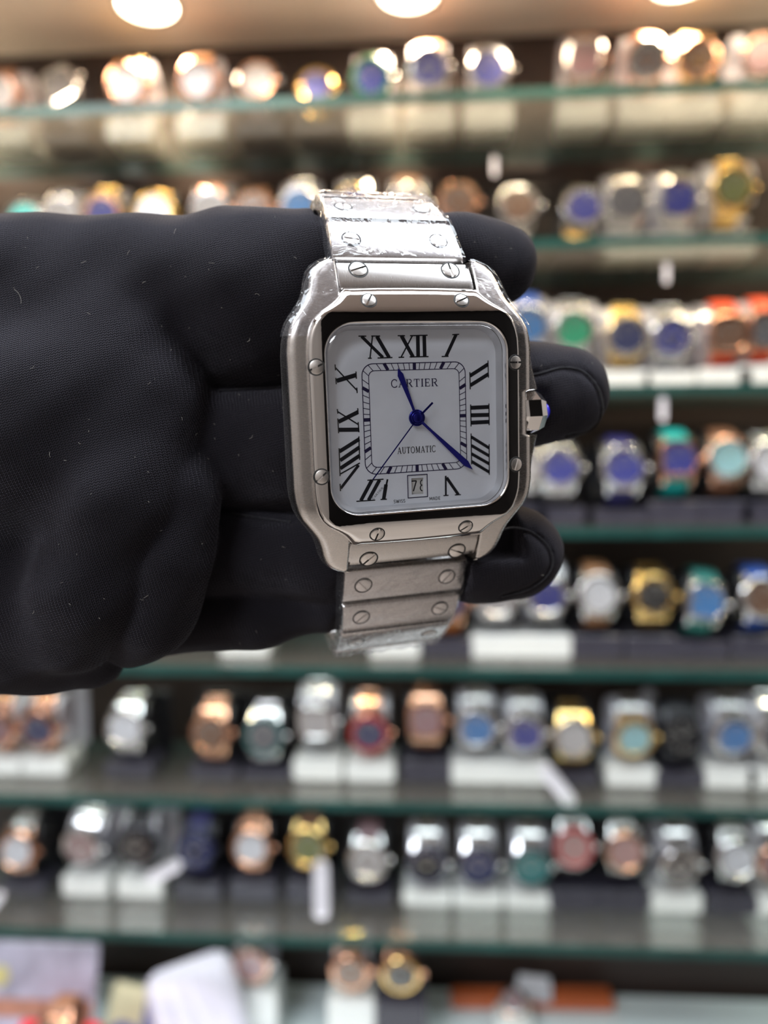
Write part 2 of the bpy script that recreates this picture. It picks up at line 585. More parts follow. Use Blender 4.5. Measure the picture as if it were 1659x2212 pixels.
def mesh_ring(width):
    m = MB()
    n = 40
    a0, a1 = math.radians(-28), math.radians(300)
    w = width / 2
    vs, fs = [], []
    for i in range(n + 1):
        a = a0 + (a1 - a0) * i / n - math.radians(0)
        for r in (-1.6, -4.0):
            for x in (-w, w):
                vs.append((x, -(RL + r) * math.cos(a), (RZ + r) * math.sin(a)))
    for i in range(n):
        b = i * 4
        fs += [(b, b + 1, b + 5, b + 4), (b + 2, b + 6, b + 7, b + 3), (b, b + 4, b + 6, b + 2), (b + 1, b + 3, b + 7, b + 5)]
    fs += [(0, 2, 3, 1), (n * 4, n * 4 + 1, n * 4 + 3, n * 4 + 2)]
    m.add(vs, fs)
    for s in (-1, 1):                                   # two legs down to the block, either side of the band
        m.box((s * (w - 2.2), 6, -RZ - 4), (2.6, 7, 14))
    return m.mesh('curved_holder', MAT['acrylic'], scale=mm)


RING_ME = {34: mesh_ring(34), 43: mesh_ring(43)}
BASE_ME = MB().rbox((0, 0, 10), (46, 40, 20), 3.0).mesh('block', MAT['white_block'], scale=mm)
TONGUE_ME = MB().rbox((0, 0, 0), (13, 2.4, 62), 6.0, n=5).mesh('upright_tongue', MAT['acrylic'], scale=mm)
PAD_ME = MB().rbox((0, 0, 0), (52, 4, 67.6), 3).mesh('back_pad', MAT['dark_ring'], scale=mm)
TAG_ME = MB().rbox((0, 0, -19), (10, 1.2, 38), 4.5, n=4).mesh('price_tag', MAT['tag_white'], scale=mm)
CORD_ME = MB().tube([(0, 0, 0), (.5, .3, 4), (-.5, .6, 8)], .35, 5).mesh('cord', MAT['tag_white'], scale=mm)

ORD = ['', 'first', 'second', 'third', 'fourth', 'fifth', 'sixth', 'seventh', 'eighth', 'ninth', 'tenth', 'eleventh', 'twelfth', 'thirteenth', 'fourteenth', 'fifteenth']


def place_watch(p, shape, case, bezel, dial, strap, label, group, tilt=0, chrono=False, lean=6, scale=1.0):
    """one watch closed round its holder; p is the centre of the dial"""
    t = empty('display_watch')
    R = Matrix.Rotation(math.radians(lean), 4, 'X') @ Matrix.Rotation(math.radians(tilt), 4, 'Y')
    M = Matrix.Translation(p) @ R @ Matrix.Scale(scale, 4)
    t.matrix_world = M
    tag(t, label, 'watch', group)
    ismetal = not strap.startswith('s_')
    h = -(RL + 1.5) * mm                                 # head sits this far in front of the loop's centre
    off = Matrix.Translation((0, -.002, 0))
    case_m = MAT[case]
    obj('watch_case', CASE[shape], t, case_m, off)
    obj('bezel', BEZEL[shape], t, MAT[bezel], off)
    d = obj('dial', DIAL_ME, t, MAT[dial], off)
    obj('hour_markers', MARK_ME, d, MAT['marker'])
    if chrono:
        obj('subdials', CHRONO_ME, d, case_m)
    obj('hand', HAND_H, d, MAT['marker'], Matrix.Rotation(math.radians(-58), 4, 'Y'))
    obj('hand', HAND_M, d, MAT['marker'], Matrix.Rotation(math.radians(52), 4, 'Y'))
    obj('crown', CROWN_ME, t, case_m, off)
    obj('bracelet' if ismetal else 'strap', BAND[ismetal], t, MAT[strap], Matrix.Translation((0, RL * mm, 0)))
    return t


def place_stand(p, z, white, label, group, width=34, tongue=None, scale=1.0, tilt=0, tall=.020, lean=6, pad=False):
    """block on the shelf with a curved holder carrying the closed bracelet"""
    R = Matrix.Rotation(math.radians(lean), 4, 'X') @ Matrix.Rotation(math.radians(tilt), 4, 'Y')
    c = p + R @ Vector((0, RL * mm * scale, 0))         # centre of the loop
    t = empty('watch_stand', (c.x, c.y - .004, z))
    tag(t, label, 'stand', group)
    hb = min(tall, max(.008, c.z - z - (RZ + 2.4) * mm * scale - .013 * abs(math.sin(math.radians(tilt)))))
    b = obj('block', BASE_ME, t, MAT['white_block' if white else 'dark_block'], Matrix.Diagonal((1, 1, hb / .020, 1)))
    r = obj('curved_holder', RING_ME[width], t, MAT['acrylic' if white else 'dark_ring'], Matrix.Translation((0, .004, c.z - z)) @ R @ Matrix.Scale(scale * .985, 4))
    if pad:
        obj('back_pad', PAD_ME, t, MAT['dark_ring'], Matrix.Translation((0, .033, .034)))
    if tongue:
        obj('upright_tongue', TONGUE_ME, t, MAT['acrylic'], Matrix.Translation((tongue * mm, .017, hb + .0305)))
    return t


# each row: shelf, distance of the dials, list of watches
# (px, py, shape, case, bezel, dial, strap, stand(A white, W wide white, T with tongue, B dark, N none seen), description, options)
ROWS = [
 (0, .720, 'top shelf', 'left', [
  (4, 205, 'round', 'rose', 'rose', 'd_silverd', 'rose', 'A', 'rose gold watch cut by the frame edge', {}),
  (133, 192, 'cushion', 'steel', 'steel', 'd_grey', 'steel', 'B', 'tilted steel watch with grey dial', {'tilt': -28}),
  (277, 185, 'round', 'rose', 'rose', 'd_white', 'gold', 'A', 'bright rose gold watch with white dial', {}),
  (430, 178, 'round', 'rose', 'rose', 'd_white', 's_tan', 'A', 'rose gold watch with white dial on tan strap', {}),
  (557, 180, 'round', 'steel', 'rose', 'd_white', 'steel', 'B', 'steel watch with rose bezel and plain white dial', {}),
  (684, 192, 'round', 'gold', 'gold', 'd_blue', 'gold', 'B', 'gold watch with small blue dial', {'scale': .93}),
  (803, 172, 'round', 'steel', 'b_green', 'd_blue', 'steel', 'A', 'steel watch with green bezel and blue dial', {}),
  (926, 150, 'round', 'steel', 'steel', 'd_blue', 's_tan', 'A', 'steel watch with lilac blue dial on tan strap', {'chrono': True}),
  (1056, 153, 'round', 'steel', 'steel', 'd_blue', 'steel', 'A', 'steel watch with large plain blue dial', {}),
  (1260, 132, 'cushion', 'rose', 'steel', 'd_mauve', 's_brownl', 'A', 'rose gold and steel watch on brown strap', {}),
  (1395, 132, 'octagon', 'rose', 'steel', 'd_grey', 'rose', 'A', 'two tone octagonal watch with grey dial', {'chrono': True}),
  (1505, 132, 'octagon', 'gold', 'rose', 'd_brown', 'gold', 'A', 'gold octagonal watch with brown dial', {'chrono': True}),
  (1642, 125, 'round', 'steel', 'rose', 'd_mauve', 'steel', 'A', 'steel watch with mauve dial at the frame edge', {})]),
 (1, .715, 'second shelf', 'left', [
  (58, 478, 'round', 'steel', 'steel', 'd_cyan', 'steel', 'B', 'steel watch with turquoise dial behind the glove', {}),
  (138, 470, 'round', 'steel', 'steel', 'd_silverd', 'steel', 'A', 'all steel watch half behind the glove', {}),
  (226, 465, 'round', 'gold', 'rose', 'd_blue', 'gold', 'A', 'bright gold watch with blue dial behind the glove', {}),
  (335, 460, 'round', 'gold', 'gold', 'd_white', 'gold', 'B', 'gleaming gold watch peeping over the glove', {}),
  (456, 455, 'round', 'rose', 'steel', 'd_silverd', 'rose', 'A', 'pale rose watch peeping over the glove', {}),
  (550, 455, 'round', 'rose', 'rose', 'd_brown', 's_tan', 'B', 'rose watch on tan strap peeping over the glove', {}),
  (648, 450, 'round', 'steel', 'steel', 'd_sky', 'steel', 'A', 'steel watch with light blue dial beside the held bracelet', {}),
  (766, 445, 'round', 'steel', 'gold', 'd_blue', 'steel', 'A', 'steel and gold watch mostly behind the held bracelet', {}),
  (880, 445, 'round', 'steel', 'steel', 'd_silverd', 's_tan', 'A', 'steel watch on tan strap over the held bracelet', {}),
  (990, 440, 'octagon', 'rose', 'rose', 'd_brown', 'rose', 'B', 'rose gold octagonal watch with brown dial', {}),
  (1118, 448, 'octagon', 'steel', 'steel', 'd_brown', 'steel', 'B', 'steel octagonal watch with bronze dial', {}),
  (1258, 452, 'round', 'steel', 'steel', 'd_blue', 'gold', 'B', 'steel watch with blue dial and gold band', {'tilt': 14}),
  (1350, 438, 'octagon', 'steel', 'steel', 'd_grey', 'steel', 'A', 'steel octagonal watch with dark grey dial', {}),
  (1463, 432, 'cushion', 'steel', 'steel', 'd_blue', 'steel', 'W', 'steel cushion watch with small blue dial', {}),
  (1580, 408, 'round', 'gold', 'gold', 'd_olive', 'gold', 'W', 'yellow gold watch with green gold dial', {})]),
 (2, .690, 'third shelf', 'right', [
  (1655, 715, 'cushion', 'rose', 'rose', 'd_grey', 's_red', 'W', 'red strap watch cut by the frame edge', {}),
  (1570, 722, 'cushion', 'rose', 'rose', 'd_brown', 's_red', 'W', 'rose gold cushion watch on red strap', {}),
  (1447, 730, 'round', 'steel', 'steel', 'd_blue', 'steel', 'W', 'steel watch with blue dial beside the red strap', {'chrono': True}),
  (1352, 728, 'round', 'gold', 'steel', 'd_navy', 'gold', 'W', 'two tone gold watch with dark blue dial', {}),
  (1238, 715, 'round', 'steel', 'steel', 'd_greend', 'steel', 'W', 'steel watch with bright green dial', {}),
  (1140, 705, 'round', 'steel', 'steel', 'd_sky', 's_bluer', 'A', 'blue watch half behind the held watch', {})]),
 (3, .680, 'fourth shelf', 'right', [
  (1662, 1000, 'round', 'steel', 'steel', 'd_white', 'steel', 'B', 'steel watch cut by the frame edge', {}),
  (1570, 992, 'round', 'rose', 'steel', 'd_ice', 's_brownl', 'B', 'steel watch with pale blue dial on brown strap', {}),
  (1463, 993, 'cushion', 'rose', 'rose', 'd_blue', 's_turq', 'B', 'rose gold watch with blue dial on turquoise strap', {}),
  (1345, 1012, 'octagon', 'steel', 'steel', 'd_blue', 's_navys', 'B', 'large steel watch with blue dial on navy strap', {'scale': 1.05}),
  (1208, 1012, 'octagon', 'steel', 'steel', 'd_blue', 'steel', 'B', 'steel watch with slate blue dial and steel bracelet', {}),
  (1128, 1008, 'round', 'steel', 'steel', 'd_silverd', 'steel', 'B', 'steel watch sliver beside the held watch', {})]),
 (4, .685, 'fifth shelf', 'right', [
  (1643, 1292, 'round', 'steel', 'steel', 'd_brown', 's_bluer', 'B', 'steel watch on blue strap at the frame edge', {}),
  (1522, 1300, 'cushion', 'steel', 'steel', 'd_sky', 's_tealr', 'B', 'steel watch with sky dial on green strap', {'tilt': 8}),
  (1410, 1288, 'round', 'gold', 'gold', 'd_blackd', 'gold', 'B', 'gold watch with small black dial', {}),
  (1292, 1286, 'round', 'steel', 'steel', 'd_white', 's_tan', 'B', 'steel watch with broad white dial on tan strap', {}),
  (1180, 1285, 'round', 'steel', 'steel', 'd_blue', 'steel', 'A', 'steel watch with blue dial under the fingertip', {}),
  (1073, 1290, 'round', 'steel', 'steel', 'd_silverd', 'steel', 'A', 'steel watch mostly hidden by the lowest fingertip', {}),
  (968, 1300, 'round', 'rose', 'rose', 'd_navy', 's_orange', 'B', 'watch on orange strap hidden behind the held bracelet', {}),
  (852, 1300, 'round', 'steel', 'steel', 'd_silverd', 'steel', 'A', 'steel watch right behind the held bracelet', {}),
  (525, 1300, 'round', 'steel', 'steel', 'd_silverd', 'steel', 'A', 'steel watch hidden behind the glove', {})]),
 (5, .690, 'sixth shelf', 'left', [
  (-2, 1572, 'round', 'rose', 'rose', 'd_mauve', 'rose', 'A', 'rose gold watch cut by the frame edge', {}),
  (88, 1572, 'round', 'rose', 'rose', 'd_navy', 'rose', 'T', 'rose gold watch with small dark dial', {}),
  (274, 1572, 'round', 'steel', 'steel', 'd_white', 'steel', 'B', 'steel watch with white dial', {}),
  (458, 1582, 'round', 'rose', 'rose', 'd_brown', 'rose', 'B', 'all rose gold watch with copper dial', {}),
  (572, 1588, 'round', 'steel', 'b_teal', 'd_grey', 'steel', 'B', 'steel watch with teal bezel and grey dial', {}),
  (684, 1556, 'cushion', 'steel', 'steel', 'd_silverd', 'steel', 'A', 'all steel cushion watch with bright silver dial', {}),
  (798, 1580, 'round', 'rose', 'b_red', 'd_navy', 'rose', 'A', 'rose watch with red bezel and dark blue dial', {}),
  (920, 1555, 'cushion', 'rose', 'rose', 'd_mauve', 'rose', 'B', 'rose gold cushion watch with mauve dial', {}),
  (1029, 1570, 'round', 'steel', 'steel', 'd_sky', 'steel', 'A', 'steel watch with sky blue dial', {}),
  (1133, 1582, 'round', 'steel', 'steel', 'd_blue', 'steel', 'A', 'steel watch with violet blue dial', {}),
  (1238, 1592, 'round', 'gold', 'steel', 'd_silverd', 'gold', 'B', 'two tone watch with cream silver dial', {}),
  (1367, 1590, 'round', 'gold', 'gold', 'd_ice', 'steel', 'T', 'gold cased watch with icy cyan dial', {}),
  (1470, 1588, 'cushion', 'black', 'black', 'd_blackd', 's_blacks', 'B', 'black coated watch with black dial', {}),
  (1582, 1586, 'round', 'steel', 'steel', 'd_sky', 'steel', 'A', 'steel watch with deep blue and green dial', {}),
  (1672, 1586, 'round', 'steel', 'steel', 'd_grey', 'steel', 'A', 'steel watch at the frame edge', {})]),
 (6, .700, 'lowest shelf', 'left', [
  (42, 1835, 'round', 'rose', 'rose', 'd_white', 'steel', 'B', 'rose gold watch with white dial and steel band', {}),
  (180, 1824, 'octagon', 'steel', 'steel', 'd_mauve', 'steel', 'T', 'ornate steel watch with brownish dial', {'chrono': True, 'tilt': 10}),
  (298, 1826, 'round', 'black', 'black', 'd_blackd', 's_blacks', 'T', 'black watch with black dial and strap', {}),
  (425, 1832, 'round', 'black', 'b_navy', 'd_navy', 's_navys', 'B', 'dark navy watch on navy strap', {'chrono': True}),
  (545, 1828, 'round', 'rose', 'rose', 'd_white', 'rose', 'B', 'all rose gold watch with white dial', {}),
  (667, 1826, 'round', 'gold', 'gold', 'd_olive', 's_brownl', 'B', 'pale gold watch with olive green dial', {}),
  (795, 1855, 'round', 'steel', 'steel', 'd_silverd', 's_mauves', 'B', 'steel watch with silver subdials on mauve strap', {'chrono': True}),
  (922, 1864, 'round', 'steel', 'b_navy', 'd_blackd', 'steel', 'A', 'steel watch with navy bezel and black dial', {}),
  (1033, 1866, 'round', 'steel', 'b_navy', 'd_navy', 'steel', 'A', 'steel watch with navy bezel and navy dial', {}),
  (1146, 1868, 'round', 'steel', 'b_teal', 'd_teal', 'steel', 'A', 'steel watch with teal bezel and teal dial', {}),
  (1238, 1826, 'round', 'steel', 'b_red', 'd_pink', 'steel', 'B', 'steel watch with red bezel and pinkish dial', {}),
  (1348, 1836, 'round', 'steel', 'rose', 'd_pink', 'steel', 'B', 'steel watch with rose bezel and pink dial', {}),
  (1465, 1866, 'round', 'steel', 'steel', 'd_blackd', 'steel', 'A', 'steel watch with black openwork dial', {'chrono': True}),
  (1588, 1852, 'round', 'steel', 'steel', 'd_white', 'steel', 'B', 'steel watch with white dial', {}),
  (1672, 1858, 'round', 'steel', 'rose', 'd_mauve', 'steel', 'A', 'steel and rose watch at the frame edge', {})]),
]
for si, dy, shelf, side, items in ROWS:
    z = SHELF_TOP[si]
    for i, (px, py, shape, case, bezel, dial, strap, st, desc, op) in enumerate(items):
        p = at(px, py, dy)
        sc = op.get('scale', 1.0)
        ordn = ORD[i + 1]
        place_watch(p, shape, case, bezel, dial, strap, '%s, %s from %s on %s' % (desc, ordn, side, shelf),
                    'watches on the ' + shelf, op.get('tilt', 0), op.get('chrono', False), scale=sc, lean=6 if st in 'AWT' else -7)
        white = st in 'AWT'
        place_stand(p, z, white, '%s stand under the %s watch from %s on the %s' % ('white block' if white else 'dark block', ordn, side, shelf),
                    'watch stands on the ' + shelf, 43 if st == 'W' else 34, 23 if st == 'T' else None, scale=sc, tilt=op.get('tilt', 0), lean=6 if white else -7, pad=not white and si >= 2)

# ------------------------------------------------------------------ price tags
TAGS = [(693, 1862, .660, 0, 1.35, 'long white price tag hanging from the olive dial watch on the lowest shelf'),
        (1172, 1655, .668, -38, 1.15, 'white price tag lying askew below the violet blue dial on the sixth shelf'),
        (4, 1930, .650, 40, .8, 'small white price tag on an orange cord at the lower left frame edge'),
        (390, 1865, .655, 62, .9, 'small cream price tag beside the dark navy watch on the lowest shelf'),
        (1440, 568, .650, 0, .42, 'white price tag hanging over the edge of the second glass shelf'),
        (1432, 858, .640, 0, .5, 'white price tag hanging over the edge of the third glass shelf'),
        (1068, 338, .640, 0, .4, 'white price tag dangling under the top glass shelf')]
for px, py, y, rot, sc, lab in TAGS:
    p = at(px, py, y)
    t = empty('price_tag', M=Matrix.Translation(p) @ Matrix.Rotation(math.radians(rot), 4, 'Y') @ Matrix.Scale(sc, 4))
    tag(t, lab, 'price tag', 'white price tags')
    obj('paper', TAG_ME, t)
    obj('cord', CORD_ME, t)

# ------------------------------------------------------------------ things on the white counter
CZ = COUNTER_TOP
MAT['cream'] = noise_vary(principled('cream_card', (.74, .68, .46), .5), (60, 60, 60), .05)
MAT['print_blue'] = noise_vary(principled('printed_blue', (.17, .19, .42), .45), (90, 40, 60), .3)
MAT['print_grey'] = noise_vary(principled('printed_lilac', (.36, .35, .45), .4), (50, 90, 30), .35)
MAT['print_brown'] = noise_vary(principled('printed_brown', (.36, .17, .12), .45), (60, 60, 60), .3)
MAT['print_violet'] = noise_vary(principled('printed_violet', (.13, .14, .42), .45), (70, 70, 70), .3)
MAT['print_yellow'] = principled('printed_yellow', (.62, .56, .25), .45)
MAT['satin'] = noise_vary(principled('lilac_white_satin', (.72, .70, .82), .32), (15, 70, 15), .06)
MAT['red_box'] = principled('red_box', (.60, .015, .03), .35)
MAT['leather_orange'] = noise_vary(principled('orange_leather', (.56, .13, .04), .45), (150, 150, 150), .15)


def px_box(x0, y0, x1, y1, y, t=.002):
    """size and centre of an upright rectangle seen between two image points at distance y"""
    a, b = at(x0, y0, y), at(x1, y1, y)
    return (a + b) / 2, abs(b.x - a.x), abs(a.z - b.z)


# printed brochure leaning at the left
c, w, h = px_box(-80, 2022, 192, 2200, .655)
bro = empty('brochure', M=Matrix.Translation((c.x, .655, CZ)) @ Matrix.Rotation(math.radians(-14), 4, 'X'))
tag(bro, 'printed lilac brochure with brown and blue picture leaning at the left end of the counter', 'brochure')
hh = (at(100, 2030, .68).z - CZ)
obj('cover', MB().rbox((0, 0, hh / 2), (w, .006, hh), .004).mesh('cover'), bro, MAT['print_grey'])
obj('printed_band', MB().box((0, -.0034, hh * .50), (w * .97, .0006, hh * .14)).mesh('printed_band', smooth=False), bro, MAT['print_brown'])
obj('printed_picture', MB().lathe([(.030, -.0034), (.030, -.0042), (0, -.0044)], 28, 'y', Matrix.Translation((w * .16, 0, hh * .24)), shape=lambda a: 1.2 - .5 * abs(math.sin(a))).mesh('printed_picture'), bro, MAT['print_violet'])
obj('printed_spot', MB().lathe([(.009, -.0034), (.009, -.0042), (0, -.0044)], 24, 'y', Matrix.Translation((-w * .30, 0, hh * .74))).mesh('printed_spot'), bro, MAT['print_yellow'])

# red box with a round brown watch lying on it
rb = empty('gift_box', (at(70, 2203, .60).x, .625, CZ))
rb_top = at(70, 2194, .655).z - CZ
tag(rb, 'red box at the bottom left corner in front of the brochure', 'box')
bw = .072
obj('box_body', MB().rbox((0, 0, (rb_top - .012) / 2), (bw, .05, rb_top - .012), .003).mesh('box_body'), rb, MAT['red_box'])
obj('box_lid', MB().rbox((0, 0, rb_top - .006), (bw + .003, .053, .0115), .003).mesh('box_lid'), rb, MAT['red_box'])
place_watch(at(112, 2248, .575) , 'round', 'rose', 'rose', 'd_brown', 's_brownl', 'brown round watch in front of the red box at the bottom left', 'watches on the counter', lean=-25, scale=.95)

# cream card with a blue picture
c, w, h = px_box(205, 2105, 375, 2230, .70)
cc = empty('picture_card', M=Matrix.Translation((at(292, 2150, .67).x, .672, CZ + .0065)) @ Matrix.Rotation(math.radians(-16), 4, 'X') @ Matrix.Rotation(math.radians(9), 4, 'Y'))
tag(cc, 'cream card with a blue picture leaning beside the white satin cushion', 'card')
obj('card', MB().rbox((0, 0, .030), (.075, .002, .060), .004).mesh('card'), cc, MAT['cream'])
obj('printed_picture', MB().box((.014, -.0014, .034), (.034, .0006, .040)).mesh('printed_picture', smooth=False), cc, MAT['print_blue'])
obj('printed_picture', MB().lathe([(.014, -.0012), (.014, -.0018), (0, -.002)], 24, 'y', Matrix.Translation((-.018, 0, .020)), shape=lambda a: 1 - .45 * abs(math.sin(a))).mesh('printed_picture'), cc, MAT['print_violet'])


# white satin watch cushion with soft pleats
def cushion_mesh():
    nx, ny = 24, 14
    vs, fs = [], []
    for sgn in (1, -1):
        for i in range(nx + 1):
            for j in range(ny + 1):
                u, v = i / nx * 2 - 1, j / ny * 2 - 1
                e = (max(0, 1 - u ** 4) * max(0, 1 - v ** 4)) ** .45
                p = .0015 * math.sin(u * 15 + v * 2) * e
                vs.append((u * .034 * (1 - .10 * v * v), sgn * (.015 * e + p), .037 + v * .037 * (1 - .08 * u * u)))
    m = (nx + 1) * (ny + 1)
    for s in range(2):
        for i in range(nx):
            for j in range(ny):
                a = s * m + i * (ny + 1) + j
                fs.append((a, a + 1, a + ny + 2, a + ny + 1))
    return MB().add(vs, fs).mesh('cushion', MAT['satin'])


cu = empty('satin_cushion', M=Matrix.Translation((at(458, 2150, .68).x, .668, CZ + .0105)) @ Matrix.Rotation(math.radians(12), 4, 'Z') @ Matrix.Rotation(math.radians(-12), 4, 'X') @ Matrix.Rotation(math.radians(-14), 4, 'Y') @ Matrix.Scale(1.22, 4))
tag(cu, 'pleated white satin cushion standing on the counter beside the cream card', 'cushion')
obj('pad', cushion_mesh(), cu)
obj('piping', MB().tube([(.0335 * (1 - .1 * math.sin(a) ** 2) * max(-1, min(1, 1.25 * math.cos(a))), 0, .037 + .0365 * max(-1, min(1, 1.25 * math.sin(a)))) for a in [2 * math.pi * k / 40 for k in range(41)]], .0009, 6).mesh('piping'), cu, MAT['satin'])

# three watches on stands behind
for px, py, dy, args, lab, white, slab in (
        (545, 2078, .700, ('round', 'steel', 'rose', 'd_mauve', 'steel'), 'steel and mauve watch on a clear stand behind the satin cushion', True, 'white stand behind the satin cushion on the counter'),
        (758, 2092, .690, ('round', 'rose', 'rose', 'd_brown', 'gold'), 'rose gold watch with dark brown dial on the tall white counter block', True, 'white block stand in the middle of the counter'),
        (866, 2098, .685, ('round', 'rose', 'gold', 'd_blackd', 'rose'), 'rose gold watch with black dial on the dark counter block', False, 'dark block stand in the middle of the counter')):
    p = at(px, py, dy)
    place_watch(p, *args, lab, 'watches on the counter')
    t = place_stand(p, CZ, white, slab, 'watch stands on the counter', tall=.12)

# orange leather strap case, paper slip, and a small gold watch on a white puck
oc = at_z(1148, 2158, CZ + .006)
ol = empty('strap_case', M=Matrix.Translation((oc.x, oc.y, CZ)) @ Matrix.Rotation(math.radians(2), 4, 'Z'))
tag(ol, 'long orange leather strap case lying on the white counter', 'strap case')
obj('case_body', MB().rbox((0, 0, .0065), (.168, .022, .011), .004).mesh('case_body'), ol, MAT['leather_orange'])
obj('flap', MB().rbox((.052, 0, .0122), (.060, .021, .0022), .001).mesh('flap'), ol, MAT['leather_orange'])
ps = empty('paper_slip', M=Matrix.Translation((oc.x + .002, oc.y - .002, CZ + .0136)) @ Matrix.Rotation(math.radians(-8), 4, 'Z'))
tag(ps, 'folded white paper slip lying on the orange strap case', 'paper')
obj('sheet', MB().add([(-.018, -.012, .0003), (.018, -.012, .0003), (.018, .002, .004), (-.018, .002, .004), (.016, .014, .010), (-.016, .014, .010)], [(0, 1, 2, 3), (3, 2, 4, 5)]).mesh('sheet', smooth=False), ps, MAT['tag_white'])
pk = at_z(1108, 2222, CZ)
pu = empty('watch_puck', (pk.x, pk.y, CZ))
tag(pu, 'round white puck in front of the orange strap case', 'stand')
obj('puck', MB().lathe([(0, 0), (.019, 0), (.020, .002), (.020, .016), (.018, .019), (0, .019)], 32, 'z').mesh('puck'), pu, MAT['white_block'])
tray = mesh_bracelet(True)
sw = place_watch(Vector((pk.x, pk.y, CZ + .026)), 'round', 'rose', 'steel', 'd_mauve', 'gold', 'small gold watch lying on the round white puck', 'watches on the counter', lean=-62, scale=.72)

# ------------------------------------------------------------------ the held watch (millimetres, turned into metres)
def rot3(a, b, c):
    return Matrix.Rotation(c, 4, 'Z') @ Matrix.Rotation(b, 4, 'Y') @ Matrix.Rotation(a, 4, 'X')


WATCH_T = Vector((5.159, 15.329, -125.204)) * mm
WATCH_M = CAM_M @ Matrix.Translation(WATCH_T) @ rot3(.15826, .27776, .07799)
hero = empty('wristwatch', M=WATCH_M)
tag(hero, 'large square steel wristwatch with white roman numeral dial held in the black glove', 'watch')


def hm(name, mb, mat, parent=hero, smooth=True, label=None, angle=35):
    o = obj(name, mb.mesh(name, smooth=smooth, scale=mm, angle=angle), parent, MAT[mat])
    if label:
        o['label'] = label
    return o


def interp(tab, v):
    if v <= tab[0][0]:
        return tab[0][1]
    for (a, p), (b, q) in zip(tab, tab[1:]):
        if v <= b:
            t = (v - a) / (b - a)
            t = t * t * (3 - 2 * t) if False else t
            return p + (q - p) * t
    return tab[-1][1]


XO = [(0, 20.7), (10.5, 20.7), (12.5, 20.5), (14.2, 20.1), (15.6, 19.4), (16.8, 18.5), (18.0, 17.6), (19.2, 16.8), (20.6, 16.3), (22.2, 15.9), (23.6, 15.3), (24.6, 14.4), (25.2, 13.4), (25.4, 12.6)]


def ztop(y):
    d = max(0, abs(y) - 13.0)
    return .9 - 4.4 * (d / 12.4) ** 1.5


def zbot(y):
    d = max(0, abs(y) - 16.0)
    return -8.0 - 1.2 * (d / 9.4)


case = MB()
ys = sorted(set([round(k * .5 - 25.5, 3) for k in range(103)] + [3.6, 3.9, -3.6, -3.9, 4.1, -4.1, 25.4, -25.4]))
ys = [y for y in ys if abs(y) <= 25.4]
for side in (-1, 1):
    vs, fs = [], []
    n = 12
    for y in ys:
        ay = abs(y)
        xo = interp(XO, ay)
        zt, zb = ztop(y), zbot(y)
        g = 0.0
        notch = 0.0
        if side == 1:                                   # crown guards and the recess between them
            if 3.75 <= ay <= 14:
                g = 2.3 * (1 - (ay - 3.75) / 10.25) ** 1.3
            if ay < 3.75:
                notch = .75
        tip = max(0.0, (ay - 24.2) / 1.2)
        xi = 15.3 if ay < 15.1 else 11.62
        prof = [(xi, zt - .25), (xi + .25, zt), (xo - 1.5 - notch, zt), (xo - .75 - notch, zt - .16), (xo - .25 - notch, zt - .6), (xo - notch, zt - 1.25),
                (xo + g * .55 + .05 - notch * 1.4, zt - 2.0 + .1 * tip), (xo + g + .1 - notch * 2, zt - 3.2 + .5 * tip), (xo + g + .1 - notch * 2, max(zb + 2.2, zt - 5.5)), (xo - .2 + g * .6 - notch * 2, zb + 1.0),
                (xo - 1.2, zb), (xi, zb)]
        for x, z in prof:
            x = max(x, xi + .02) if x > xi else x
            vs.append((side * x, y, z))
    for i in range(len(ys) - 1):
        for k in range(n):
            j = (k + 1) % n
            fs.append((i * n + k, i * n + j, i * n + n + j, i * n + n + k))
    fs += [tuple(range(n)), tuple(range((len(ys) - 1) * n, len(ys) * n))]
    case.add(vs, fs)
case.box((0, 0, -4.4), (23.2, 39.6, 7.0))
case.box((0, 0, -4.5), (31.0, 30.0, 6.9))
case.lathe([(0, -9.2), (13.5, -9.2), (14.5, -8.6), (14.5, -7.5)], 40, 'z')
hm('case', case, 'brushed', angle=40)

# bezel: square frame with shoulders running out over the bracelet ends
OUT = [(17.75, 0), (17.75, 10.5), (17.55, 12.8), (17.15, 14.3), (16.4, 15.7), (15.2, 16.8), (13.8, 17.7), (12.6, 18.6), (11.75, 19.5), (11.2, 20.3), (5.5, 20.5), (0, 20.55)]


def ray_out(a):
    """distance from the centre to the bezel outline at angle a (first quadrant)"""
    c, s = math.cos(a), math.sin(a)
    for (x1, y1), (x2, y2) in zip(OUT, OUT[1:]):
        den = c * (y2 - y1) - s * (x2 - x1)
        if abs(den) < 1e-12:
            continue
        t = (x1 * (y2 - y1) - y1 * (x2 - x1)) / den
        u = (x1 * s - y1 * c) / den
        if t > 0 and -1e-9 <= u <= 1 + 1e-9:
            return t
    return 20.55


def rr(hx, hy, r, a):
    """rounded rectangle radius at angle a in the first quadrant"""
    c, s = math.cos(a), math.sin(a)
    t = min(hx / c if c > 1e-9 else 1e9, hy / s if s > 1e-9 else 1e9)
    x, y = t * c, t * s
    if x > hx - r and y > hy - r:
        cx, cy = hx - r, hy - r
        b = c * cx + s * cy
        t = b + math.sqrt(max(0, b * b - (cx * cx + cy * cy - r * r)))
    return t


def quad_angles(n):
    return [2 * math.pi * k / n for k in range(n)]


def fold(a):
    c, s = abs(math.cos(a)), abs(math.sin(a))
    return math.atan2(s, c)


NA = 240
ANG = quad_angles(NA)


